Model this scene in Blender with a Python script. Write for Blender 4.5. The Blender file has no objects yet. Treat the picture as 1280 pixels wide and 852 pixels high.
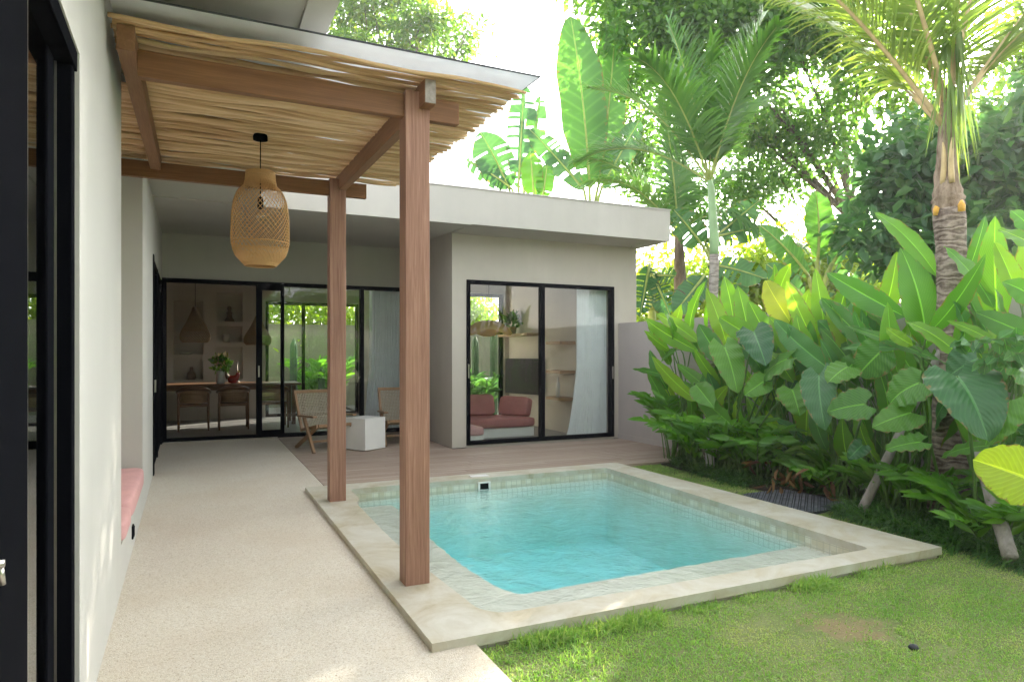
import bpy, math, random
import numpy as np
from mathutils import Vector, Matrix

random.seed(7)
RNG = np.random.default_rng(11)
PI = math.pi
scene = bpy.context.scene
COL = scene.collection

# ------------------------------------------------------------------ camera geometry
FPX, CX, HY, CAMH = 844.0, 640.0, 442.0, 1.35
YAW = math.atan(394.0 / 844.0)
FW = (math.sin(YAW), math.cos(YAW))
RT = (math.cos(YAW), -math.sin(YAW))


def at(u, v, x=None, y=None, z=None, d=None):
    """where the sight line through a place in the photograph meets a real plane"""
    r = (u - CX) / FPX
    up = (HY - v) / FPX
    dx, dy = FW[0] + r * RT[0], FW[1] + r * RT[1]
    if z is not None:
        t = (z - CAMH) / up
    elif x is not None:
        t = x / dx
    elif y is not None:
        t = y / dy
    else:
        t = d
    return Vector((dx * t, dy * t, CAMH + up * t))


# ------------------------------------------------------------------ materials
def new_mat(name):
    m = bpy.data.materials.new(name)
    m.use_nodes = True
    nt = m.node_tree
    for n in list(nt.nodes):
        nt.nodes.remove(n)
    return m, nt


class NT:
    def __init__(self, name):
        self.m, self.t = new_mat(name)
        self.out = self.n('ShaderNodeOutputMaterial')

    def n(self, kind, **kw):
        nd = self.t.nodes.new(kind)
        for k, v in kw.items():
            if k.startswith('i_'):
                nd.inputs[k[2:].replace('_', ' ')].default_value = v
            else:
                setattr(nd, k, v)
        return nd

    def l(self, a, b):
        self.t.links.new(a, b)

    def ramp(self, fac, stops):
        r = self.n('ShaderNodeValToRGB')
        el = r.color_ramp.elements
        while len(el) < len(stops):
            el.new(0.5)
        for e, (p, c) in zip(el, stops):
            e.position = p
            e.color = (c[0], c[1], c[2], 1)
        self.l(fac, r.inputs['Fac'])
        return r.outputs['Color']

    def mix(self, fac, a, b, mode='MIX'):
        m = self.n('ShaderNodeMix', data_type='RGBA', blend_type=mode)
        for s, v in ((m.inputs[0], fac), (m.inputs[6], a), (m.inputs[7], b)):
            if isinstance(v, (int, float)):
                s.default_value = v
            elif isinstance(v, tuple):
                s.default_value = (v[0], v[1], v[2], 1)
            else:
                self.l(v, s)
        return m.outputs[2]

    def math(self, op, a, b=None, c=None):
        m = self.n('ShaderNodeMath', operation=op)
        for i, v in enumerate((a, b, c)):
            if v is None:
                continue
            if isinstance(v, (int, float)):
                m.inputs[i].default_value = v
            else:
                self.l(v, m.inputs[i])
        return m.outputs[0]

    def coords(self, scale=(1, 1, 1), kind='Object', rot=(0, 0, 0)):
        tc = self.n('ShaderNodeTexCoord')
        mp = self.n('ShaderNodeMapping')
        mp.inputs['Scale'].default_value = scale
        mp.inputs['Rotation'].default_value = rot
        self.l(tc.outputs[kind], mp.inputs['Vector'])
        return mp.outputs['Vector']

    def noise(self, vec, scale, detail=4, rough=0.55, dist=0.0):
        n = self.n('ShaderNodeTexNoise')
        n.inputs['Scale'].default_value = scale
        n.inputs['Detail'].default_value = detail
        n.inputs['Roughness'].default_value = rough
        n.inputs['Distortion'].default_value = dist
        self.l(vec, n.inputs['Vector'])
        return n.outputs['Fac']

    def bump(self, h, strength=0.3, dist=0.01):
        b = self.n('ShaderNodeBump')
        b.inputs['Strength'].default_value = strength
        b.inputs['Distance'].default_value = dist
        self.l(h, b.inputs['Height'])
        return b.outputs['Normal']

    def principled(self, color, rough=0.6, normal=None, spec=0.4, metal=0.0):
        p = self.n('ShaderNodeBsdfPrincipled')
        for s, v in (('Base Color', color), ('Roughness', rough)):
            if isinstance(v, tuple):
                p.inputs[s].default_value = (v[0], v[1], v[2], 1)
            elif isinstance(v, (int, float)):
                p.inputs[s].default_value = v
            else:
                self.l(v, p.inputs[s])
        p.inputs['Specular IOR Level'].default_value = spec
        p.inputs['Metallic'].default_value = metal
        if normal is not None:
            self.l(normal, p.inputs['Normal'])
        return p.outputs[0]

    def done(self, sh):
        self.l(sh, self.out.inputs['Surface'])
        return self.m


def m_plain(name, col, rough=0.5, var=0.12, scale=6, bump=0.15, metal=0.0, spec=0.4):
    k = NT(name)
    v = k.coords()
    f = k.noise(v, scale, 5)
    c = k.ramp(f, [(0.3, tuple(x * (1 - var) for x in col)), (0.7, tuple(min(1, x * (1 + var)) for x in col))])
    nb = k.bump(k.noise(v, scale * 12, 3), bump, 0.004)
    return k.done(k.principled(c, rough, nb, spec, metal))


def m_plaster(name, col, stain=0.12):
    k = NT(name)
    v = k.coords()
    big = k.noise(v, 0.9, 5, 0.6)
    c = k.ramp(big, [(0.25, tuple(x * (1 - stain) for x in col)), (0.75, tuple(min(1, x * (1 + stain * 0.6)) for x in col))])
    vs = k.coords((6, 6, 0.35))
    streak = k.noise(vs, 1.5, 5, 0.6)
    c = k.mix(k.math('MULTIPLY', k.math('SUBTRACT', streak, 0.35), 0.35), c, tuple(x * 0.72 for x in col))
    h = k.math('ADD', k.noise(v, 7, 5), k.math('MULTIPLY', k.noise(v, 90, 2), 0.15))
    return k.done(k.principled(c, 0.82, k.bump(h, 0.25, 0.01), 0.25))


def m_wood(name, dark, light, axis, rough=0.5, fine=1.0):
    k = NT(name)
    s = [26 * fine, 26 * fine, 26 * fine]
    s['xyz'.index(axis)] = 0.9
    v = k.coords(tuple(s))
    g = k.noise(v, 1.6, 6, 0.65, 0.6)
    s2 = [130 * fine] * 3
    s2['xyz'.index(axis)] = 2.5
    g2 = k.noise(k.coords(tuple(s2)), 2.0, 3, 0.6)
    f = k.math('ADD', k.math('MULTIPLY', g, 0.55), k.math('MULTIPLY', g2, 0.45))
    c = k.ramp(f, [(0.3, dark), (0.52, tuple((a + b) / 2 for a, b in zip(dark, light))), (0.68, light)])
    big = k.noise(k.coords(), 1.7, 3)
    c = k.mix(k.math('MULTIPLY', big, 0.35), c, tuple(x * 0.7 for x in dark))
    return k.done(k.principled(c, rough, k.bump(f, 0.25, 0.004), 0.3))


def m_leaf(name, c0, c1, c2, trans=0.38, freq=42, rough=0.42, shear=0.28, yellow=None):
    """a leaf: attribute lf = (along, across, random)"""
    k = NT(name)
    a = k.n('ShaderNodeAttribute', attribute_name='lf')
    sep = k.n('ShaderNodeSeparateXYZ')
    k.l(a.outputs['Vector'], sep.inputs[0])
    s, w, rnd = sep.outputs
    c = k.ramp(rnd, [(0.0, c0), (0.5, c1), (1.0, c2)])
    v = k.coords()
    c = k.mix(k.math('MULTIPLY', k.noise(v, 9, 4), 0.35), c, tuple(x * 0.7 for x in c1))
    aw = k.math('ABSOLUTE', w)
    if freq:
        ph = k.math('SUBTRACT', s, k.math('MULTIPLY', aw, shear))
        wave = k.math('SINE', k.math('MULTIPLY', ph, float(freq * 2 * PI / 6.2832)))
        vein = k.math('POWER', k.math('MULTIPLY', k.math('ADD', wave, 1.0), 0.5), 6.0)
        c = k.mix(k.math('MULTIPLY', vein, 0.22 if freq < 100 else 0.10), c, tuple(min(1, x * 1.5 + 0.02) for x in c2))
        rib = k.math('LESS_THAN', aw, 0.045)
        c = k.mix(k.math('MULTIPLY', rib, 0.5), c, tuple(min(1, x * 2.2 + 0.04) for x in c2))
        edge = k.math('MULTIPLY', k.math('GREATER_THAN', k.math('ADD', aw, k.math('MULTIPLY', k.noise(v, 14, 4, 0.65), 0.9)), 1.43), 0.75)
        c = k.mix(edge, c, (0.20, 0.13, 0.04))
        nb = k.bump(k.math('ADD', wave, k.math('MULTIPLY', k.noise(v, 22, 3), 1.2)), 0.3, 0.003)
    else:
        nb = None
    p = k.principled(c, rough, nb, 0.45)
    tr = k.n('ShaderNodeBsdfTranslucent')
    hsv = k.mix(1.0, c, (0.95, 1.0, 0.5), 'MULTIPLY')
    br = k.mix(1.0, hsv, (1.9, 1.9, 1.5), 'MULTIPLY')
    k.l(br, tr.inputs['Color'])
    ms = k.n('ShaderNodeMixShader')
    ms.inputs[0].default_value = trans
    k.l(p, ms.inputs[1])
    k.l(tr.outputs[0], ms.inputs[2])
    return k.done(ms.outputs[0])


def schlick(k, normal=None, f0=0.04):
    g = k.n('ShaderNodeNewGeometry')
    d = k.n('ShaderNodeVectorMath', operation='DOT_PRODUCT')
    k.l(g.outputs['Incoming'], d.inputs[0])
    k.l(normal if normal is not None else g.outputs['Normal'], d.inputs[1])
    c = k.math('ABSOLUTE', d.outputs['Value'])
    p = k.math('POWER', k.math('SUBTRACT', 1.0, k.math('MINIMUM', c, 1.0)), 5.0)
    return k.math('ADD', k.math('MULTIPLY', p, 1 - f0), f0)


def m_glass(name, tint=(0.93, 0.95, 0.94), f0=0.045):
    k = NT(name)
    tr = k.n('ShaderNodeBsdfTransparent')
    tr.inputs[0].default_value = (*tint, 1)
    gl = k.n('ShaderNodeBsdfAnisotropic')
    gl.inputs['Roughness'].default_value = 0.0
    ms = k.n('ShaderNodeMixShader')
    k.l(schlick(k, None, f0), ms.inputs[0])
    k.l(tr.outputs[0], ms.inputs[1])
    k.l(gl.outputs[0], ms.inputs[2])
    return k.done(ms.outputs[0])


M = {}
M['plaster'] = m_plaster('plaster_warm_grey', (0.51, 0.47, 0.41))
M['plaster_near'] = m_plaster('plaster_pale_grey', (0.54, 0.535, 0.50), 0.07)
M['fascia'] = m_plaster('plaster_fascia', (0.50, 0.475, 0.43), 0.12)
M['soffit'] = m_plaster('plaster_soffit', (0.50, 0.485, 0.43), 0.06)
M['court_wall'] = m_plaster('plaster_olive_wall', (0.17, 0.175, 0.125), 0.3)  # dark olive plaster with broad random mottling
M['garden_wall'] = m_plaster('plaster_garden_wall', (0.46, 0.42, 0.40), 0.12)
M['black'] = m_plain('black_aluminium', (0.0035, 0.004, 0.006), 0.8, 0.1, 8, 0.02, 0.0, 0.02)
M['glass'] = m_glass('window_glass')
M['glass_near'] = m_glass('near_door_glass', (0.55, 0.58, 0.56), 0.12)
M['glass_far'] = m_glass('tinted_door_glass', (0.96, 0.98, 0.97), 0.045)
M['floor_in'] = m_plain('grey_floor_tile', (0.16, 0.155, 0.15), 0.35, 0.15, 3, 0.05)
M['post'] = m_wood('red_brown_timber', (0.19, 0.085, 0.055), (0.52, 0.31, 0.22), 'z', 0.6)
M['beam_x'] = m_wood('brown_beam_timber', (0.15, 0.066, 0.026), (0.33, 0.165, 0.075), 'x', 0.55)
M['beam_y'] = m_wood('brown_rafter_timber', (0.17, 0.078, 0.034), (0.36, 0.19, 0.095), 'y', 0.55)
M['endgrain'] = m_plain('grey_end_grain', (0.30, 0.27, 0.24), 0.8, 0.3, 30, 0.2)
M['teak'] = m_wood('honey_teak', (0.22, 0.12, 0.06), (0.42, 0.27, 0.15), 'z', 0.45)
M['dark_wood'] = m_wood('dark_dining_wood', (0.10, 0.045, 0.02), (0.24, 0.12, 0.055), 'x', 0.4)
M['white'] = m_plain('white_paint', (0.78, 0.77, 0.74), 0.5, 0.04, 4, 0.05)
M['pink'] = m_plain('pink_fabric', (0.62, 0.35, 0.34), 0.9, 0.08, 5, 0.25)
M['pink_dark'] = m_plain('dusty_rose_fabric', (0.44, 0.18, 0.17), 0.9, 0.1, 5, 0.25)
M['ceramic'] = m_plain('white_ceramic', (0.6, 0.58, 0.54), 0.35, 0.05, 4, 0.02)
M['metal'] = m_plain('brushed_metal', (0.5, 0.48, 0.44), 0.3, 0.1, 10, 0.05, 1.0)
M['screen'] = m_plain('black_screen', (0.006, 0.006, 0.007), 0.35, 0.05, 4, 0.0, 0.0, 0.1)
M['soil'] = m_plain('dark_soil', (0.045, 0.033, 0.023), 0.95, 0.4, 9, 0.8)
M['red_glaze'] = m_plain('red_glaze', (0.35, 0.03, 0.02), 0.25, 0.2, 9, 0.05)
M['ornament'] = m_plain('brown_clay', (0.20, 0.15, 0.11), 0.6, 0.2, 12, 0.1)
M['stone'] = m_plain('dark_stone', (0.05, 0.055, 0.06), 0.7, 0.3, 20, 0.3)


def m_path():
    k = NT('washed_terrazzo')
    v = k.coords()
    vo = k.n('ShaderNodeTexVoronoi')
    vo.inputs['Scale'].default_value = 190
    k.l(v, vo.inputs['Vector'])
    sp = k.n('ShaderNodeSeparateColor')
    k.l(vo.outputs['Color'], sp.inputs[0])
    c = k.ramp(sp.outputs[0], [(0.0, (0.36, 0.30, 0.21)), (0.12, (0.56, 0.49, 0.38)), (0.45, (0.64, 0.585, 0.485)), (0.8, (0.72, 0.675, 0.585)), (1.0, (0.60, 0.565, 0.495))])
    st = k.noise(v, 1.1, 6, 0.62)
    c = k.mix(k.math('MULTIPLY', k.ramp(st, [(0.42, (0, 0, 0)), (0.72, (1, 1, 1))]), 0.35), c, (0.50, 0.38, 0.25))
    st2 = k.noise(v, 4.5, 5, 0.6)
    c = k.mix(k.math('MULTIPLY', st2, 0.2), c, (0.44, 0.41, 0.36))
    h = k.math('SUBTRACT', 1.0, vo.outputs['Distance'])
    return k.done(k.principled(c, 0.72, k.bump(h, 0.35, 0.004), 0.3))


M['path'] = m_path()


def m_coping():
    k = NT('stained_concrete_coping')
    v = k.coords()
    st = k.noise(v, 2.6, 8, 0.7, 0.8)
    c = k.ramp(st, [(0.30, (0.33, 0.28, 0.175)), (0.42, (0.46, 0.41, 0.295)), (0.54, (0.53, 0.50, 0.415)), (0.70, (0.62, 0.605, 0.54))])
    f = k.noise(v, 14, 6, 0.7)
    c = k.mix(k.math('MULTIPLY', f, 0.4), c, (0.42, 0.395, 0.32))
    r = k.n('ShaderNodeMapRange')
    k.l(f, r.inputs[0])
    r.inputs[3].default_value = 0.35
    r.inputs[4].default_value = 0.65
    return k.done(k.principled(c, r.outputs[0], k.bump(k.noise(v, 40, 4), 0.12, 0.004), 0.35))


M['coping'] = m_coping()


def m_pooltile():
    k = NT('pool_mosaic_tile')
    v = k.coords()
    g = k.n('ShaderNodeNewGeometry')
    sepn = k.n('ShaderNodeSeparateXYZ')
    k.l(g.outputs['Normal'], sepn.inputs[0])
    sp = k.n('ShaderNodeSeparateXYZ')
    k.l(v, sp.inputs[0])
    a = k.math('ADD', sp.outputs[0], sp.outputs[1])
    ta = k.math('PINGPONG', a, 0.03)
    tz = k.math('PINGPONG', k.math('ADD', sp.outputs[2], 0.02), 0.03)
    groove = k.math('MINIMUM', k.math('MINIMUM', ta, tz), 0.006)
    wallish = k.math('LESS_THAN', k.math('ABSOLUTE', sepn.outputs[2]), 0.5)
    gm = k.math('MULTIPLY', k.math('LESS_THAN', groove, 0.0025), k.math('MULTIPLY', wallish, k.math('GREATER_THAN', sp.outputs[2], -0.2)))
    st = k.noise(v, 3, 6, 0.65)
    c = k.ramp(st, [(0.3, (0.74, 0.74, 0.64)), (0.6, (0.84, 0.85, 0.79)), (0.8, (0.88, 0.89, 0.86))])
    fl = k.n('ShaderNodeTexWhiteNoise', noise_dimensions='3D')
    sn = k.n('ShaderNodeVectorMath', operation='SNAP')
    k.l(v, sn.inputs[0])
    sn.inputs[1].default_value = (0.06, 0.06, 0.06)
    k.l(sn.outputs[0], fl.inputs['Vector'])
    c = k.mix(k.math('MULTIPLY', k.math('ADD', k.math('MULTIPLY', fl.outputs['Value'], 0.45), 0.35), k.math('GREATER_THAN', sp.outputs[2], -0.09)), c, (0.46, 0.41, 0.25))
    up = k.math('MULTIPLY', k.math('GREATER_THAN', sp.outputs[2], -0.16), k.math('GREATER_THAN', sepn.outputs[2], 0.5))
    c = k.mix(k.math('MULTIPLY', up, 0.75), c, k.ramp(k.noise(v, 5, 6, 0.7), [(0.3, (0.42, 0.40, 0.31)), (0.7, (0.60, 0.59, 0.50))]))
    c = k.mix(k.math('MULTIPLY', gm, 0.65), c, (0.36, 0.36, 0.29))
    return k.done(k.principled(c, 0.45, k.bump(k.noise(v, 25, 3), 0.1, 0.004), 0.35))


M['pooltile'] = m_pooltile()


def m_water():
    k = NT('pool_water')
    v = k.coords()
    w = k.math('ADD', k.noise(v, 3.2, 4, 0.55, 0.6), k.math('MULTIPLY', k.noise(v, 11, 4, 0.6, 0.9), 0.45))
    w = k.math('ADD', w, k.math('MULTIPLY', k.noise(v, 30, 3, 0.6, 0.4), 0.12))
    nb = k.bump(w, 0.5, 0.05)
    tr = k.n('ShaderNodeBsdfTransparent')
    gl = k.n('ShaderNodeBsdfAnisotropic')
    gl.inputs['Roughness'].default_value = 0.03
    k.l(nb, gl.inputs['Normal'])
    ms = k.n('ShaderNodeMixShader')
    k.l(schlick(k, nb, 0.02), ms.inputs[0])
    k.l(tr.outputs[0], ms.inputs[1])
    k.l(gl.outputs[0], ms.inputs[2])
    ab = k.n('ShaderNodeVolumeAbsorption')
    ab.inputs['Color'].default_value = (0.13, 0.905, 0.985, 1)
    ab.inputs['Density'].default_value = 0.48
    k.l(ab.outputs[0], k.out.inputs['Volume'])
    return k.done(ms.outputs[0])


M['water'] = m_water()


def m_grass_ground():
    k = NT('lawn_turf')
    v = k.coords()
    st = k.noise(v, 2.3, 7, 0.7)
    c = k.ramp(st, [(0.3, (0.18, 0.24, 0.08)), (0.55, (0.26, 0.30, 0.12)), (0.8, (0.32, 0.31, 0.16))])
    f = k.noise(v, 60, 4, 0.7)
    c = k.mix(k.math('MULTIPLY', f, 0.7), c, (0.09, 0.10, 0.04))
    pos = at(1062, 785, z=-0.03)
    d = k.n('ShaderNodeVectorMath', operation='DISTANCE')
    k.l(v, d.inputs[0])
    d.inputs[1].default_value = pos
    dd = k.math('ADD', d.outputs['Value'], k.math('MULTIPLY', k.noise(v, 9, 7, 0.75), 0.75))
    bare = k.ramp(dd, [(0.48, (1, 1, 1)), (0.60, (0, 0, 0))])
    c = k.mix(k.math('MULTIPLY', bare, 0.75), c, (0.27, 0.20, 0.115))
    return k.done(k.principled(c, 0.95, k.bump(f, 0.6, 0.02), 0.1))


M['turf'] = m_grass_ground()


def m_deck():
    k = NT('weathered_deck_board')
    a = k.n('ShaderNodeAttribute', attribute_name='lf')
    sep = k.n('ShaderNodeSeparateXYZ')
    k.l(a.outputs['Vector'], sep.inputs[0])
    v = k.coords((0.7, 22, 22))
    g = k.noise(v, 2.2, 6, 0.65, 0.4)
    c = k.ramp(g, [(0.3, (0.27, 0.185, 0.13)), (0.55, (0.43, 0.335, 0.26)), (0.75, (0.55, 0.47, 0.39))])
    c = k.mix(k.math('MULTIPLY', sep.outputs[2], 0.45), c, (0.22, 0.13, 0.095))
    w = k.noise(k.coords(), 1.0, 4)
    c = k.mix(k.math('MULTIPLY', w, 0.35), c, (0.40, 0.36, 0.33))
    return k.done(k.principled(c, 0.68, k.bump(g, 0.25, 0.004), 0.3))


M['deck'] = m_deck()


def m_stick():
    k = NT('peeled_stick')
    a = k.n('ShaderNodeAttribute', attribute_name='lf')
    sep = k.n('ShaderNodeSeparateXYZ')
    k.l(a.outputs['Vector'], sep.inputs[0])
    c = k.ramp(sep.outputs[2], [(0.0, (0.46, 0.285, 0.14)), (0.5, (0.68, 0.47, 0.255)), (1.0, (0.80, 0.60, 0.37))])
    v = k.coords((3, 60, 60))
    g = k.noise(v, 2, 5, 0.65)
    c = k.mix(k.math('MULTIPLY', g, 0.3), c, (0.44, 0.27, 0.12))
    return k.done(k.principled(c, 0.6, k.bump(g, 0.3, 0.004), 0.3))


M['stick'] = m_stick()


def m_trans(name, col, trans, rough=0.6, scale=8):
    k = NT(name)
    v = k.coords()
    f = k.noise(v, scale, 4)
    c = k.ramp(f, [(0.3, tuple(x * 0.93 for x in col)), (0.7, col)])
    p = k.principled(c, rough, None, 0.3)
    t = k.n('ShaderNodeBsdfTranslucent')
    k.l(c, t.inputs[0])
    ms = k.n('ShaderNodeMixShader')
    ms.inputs[0].default_value = trans
    k.l(p, ms.inputs[1])
    k.l(t.outputs[0], ms.inputs[2])
    return k.done(ms.outputs[0])


M['sheet'] = m_trans('opal_roof_sheet', (0.82, 0.84, 0.85), 0.55, 0.3)
M['curtain'] = m_trans('sheer_white_curtain', (0.90, 0.92, 0.94), 0.10, 0.9)
M['rattan'] = m_trans('rattan_weave', (0.70, 0.44, 0.19), 0.25, 0.55, 40)
M['rattan_dim'] = m_trans('rattan_weave_brown', (0.36, 0.24, 0.13), 0.15, 0.6, 40)
M['weave'] = m_plain('woven_cord', (0.42, 0.36, 0.27), 0.8, 0.2, 60, 0.5)
M['bulb'] = m_glass('bulb_glass', (0.95, 0.93, 0.88), 0.08)


def m_bark(name, c0, c1, rings=0.0, scale=7):
    k = NT(name)
    v = k.coords((1, 1, 0.35))
    g = k.noise(v, scale, 6, 0.7)
    if rings:
        vv = k.coords((0.4, 0.4, 1))
        wv = k.n('ShaderNodeTexWave', wave_type='BANDS', bands_direction='Z')
        wv.inputs['Scale'].default_value = rings
        wv.inputs['Distortion'].default_value = 11
        wv.inputs['Detail'].default_value = 4
        wv.inputs['Detail Scale'].default_value = 2.5
        k.l(vv, wv.inputs['Vector'])
        g = k.math('ADD', k.math('MULTIPLY', g, 0.75), k.math('MULTIPLY', wv.outputs['Fac'], 0.25))
    c = k.ramp(g, [(0.3, c0), (0.7, c1)])
    return k.done(k.principled(c, 0.9, k.bump(g, 0.8, 0.03), 0.15))


M['bark'] = m_bark('grey_brown_bark', (0.07, 0.05, 0.035), (0.22, 0.18, 0.14))
M['palm_bark'] = m_bark('ringed_palm_bark', (0.085, 0.062, 0.046), (0.36, 0.30, 0.24), 5.5)
M['pale_trunk'] = m_bark('pale_ringed_trunk', (0.20, 0.17, 0.15), (0.40, 0.36, 0.32), 5)
M['fibre'] = m_bark('brown_palm_fibre', (0.12, 0.08, 0.05), (0.38, 0.30, 0.22), 0, 16)
M['pale_fibre'] = m_plain('pale_dry_sheath', (0.29, 0.25, 0.21), 0.9, 0.3, 12, 0.4)
M['orange'] = m_plain('orange_stalk_stub', (0.60, 0.33, 0.05), 0.6, 0.3, 20, 0.3)
M['crownshaft'] = m_plain('pale_green_crownshaft', (0.20, 0.32, 0.14), 0.4, 0.15, 6, 0.1)
M['stake'] = m_bark('grey_weathered_pole', (0.20, 0.18, 0.16), (0.42, 0.39, 0.36), 0, 9)
M['stake_white'] = m_plain('whitewashed_pole', (0.62, 0.62, 0.60), 0.85, 0.15, 14, 0.4)
M['stem'] = m_plain('green_stalk', (0.09, 0.19, 0.035), 0.5, 0.3, 9, 0.1)
M['stem_yellow'] = m_plain('yellow_green_stalk', (0.30, 0.36, 0.09), 0.5, 0.25, 9, 0.1)
M['rachis'] = m_plain('straw_frond_stalk', (0.45, 0.34, 0.17), 0.6, 0.2, 9, 0.1)
M['cactus'] = m_plain('dark_cactus_skin', (0.035, 0.085, 0.04), 0.6, 0.3, 20, 0.3)

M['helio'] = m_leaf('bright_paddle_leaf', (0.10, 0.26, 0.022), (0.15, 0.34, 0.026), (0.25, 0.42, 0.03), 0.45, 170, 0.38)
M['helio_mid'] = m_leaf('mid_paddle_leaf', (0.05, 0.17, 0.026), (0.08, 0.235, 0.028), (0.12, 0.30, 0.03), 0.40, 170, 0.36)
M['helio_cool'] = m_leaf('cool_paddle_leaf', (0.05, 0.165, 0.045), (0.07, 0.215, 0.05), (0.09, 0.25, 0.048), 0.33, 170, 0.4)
M['yellow'] = m_leaf('yellow_paddle_leaf', (0.36, 0.45, 0.035), (0.42, 0.47, 0.035), (0.46, 0.48, 0.04), 0.45, 170, 0.4)
M['alo_dark'] = m_leaf('dark_heart_leaf', (0.02, 0.095, 0.03), (0.03, 0.12, 0.035), (0.042, 0.145, 0.036), 0.25, 66, 0.33, 0.5)
M['alo_mid'] = m_leaf('mid_heart_leaf', (0.06, 0.19, 0.028), (0.09, 0.245, 0.032), (0.12, 0.29, 0.034), 0.40, 66, 0.36, 0.5)
M['lime'] = m_leaf('lime_heart_leaf', (0.30, 0.42, 0.022), (0.34, 0.46, 0.025), (0.38, 0.48, 0.03), 0.5, 58, 0.4, 0.5)
M['ginger'] = m_leaf('ginger_leaf', (0.06, 0.19, 0.022), (0.10, 0.27, 0.028), (0.18, 0.38, 0.036), 0.4, 0, 0.35)
M['mondo'] = m_leaf('mondo_blade', (0.03, 0.10, 0.024), (0.055, 0.15, 0.032), (0.10, 0.22, 0.045), 0.3, 0, 0.35)
M['dry'] = m_leaf('dry_leaf', (0.10, 0.05, 0.025), (0.17, 0.085, 0.035), (0.24, 0.15, 0.05), 0.2, 0, 0.7)
M['banana'] = m_leaf('banana_blade', (0.06, 0.17, 0.04), (0.08, 0.21, 0.045), (0.11, 0.25, 0.05), 0.42, 90, 0.4, 0.1)
M['banana_dark'] = m_leaf('old_banana_blade', (0.03, 0.10, 0.045), (0.045, 0.13, 0.05), (0.06, 0.16, 0.05), 0.3, 90, 0.4, 0.1)
M['frond'] = m_leaf('palm_leaflet', (0.06, 0.16, 0.045), (0.09, 0.21, 0.05), (0.14, 0.26, 0.055), 0.4, 0, 0.38)
M['frond_yel'] = m_leaf('coconut_leaflet', (0.11, 0.19, 0.05), (0.17, 0.25, 0.065), (0.27, 0.31, 0.09), 0.45, 0, 0.4)
M['tree_mid'] = m_leaf('broad_tree_leaf', (0.065, 0.155, 0.05), (0.10, 0.215, 0.05), (0.18, 0.31, 0.055), 0.55, 0, 0.36)
M['tree_yel'] = m_leaf('sunny_tree_leaf', (0.06, 0.15, 0.03), (0.11, 0.22, 0.03), (0.26, 0.32, 0.03), 0.48, 0, 0.4)
M['tree_dark'] = m_leaf('leathery_dark_leaf', (0.045, 0.125, 0.06), (0.065, 0.165, 0.065), (0.11, 0.22, 0.065), 0.42, 0, 0.34)
M['bush_lime'] = m_leaf('lime_bush_leaf', (0.16, 0.26, 0.02), (0.24, 0.35, 0.025), (0.36, 0.42, 0.03), 0.48, 0, 0.45)
M['grass'] = m_leaf('grass_blade', (0.18, 0.36, 0.085), (0.30, 0.44, 0.14), (0.54, 0.53, 0.29), 0.45, 0, 0.5)
M['flower'] = m_leaf('pale_petals', (0.5, 0.42, 0.2), (0.55, 0.35, 0.3), (0.6, 0.5, 0.4), 0.3, 0, 0.6)


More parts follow.
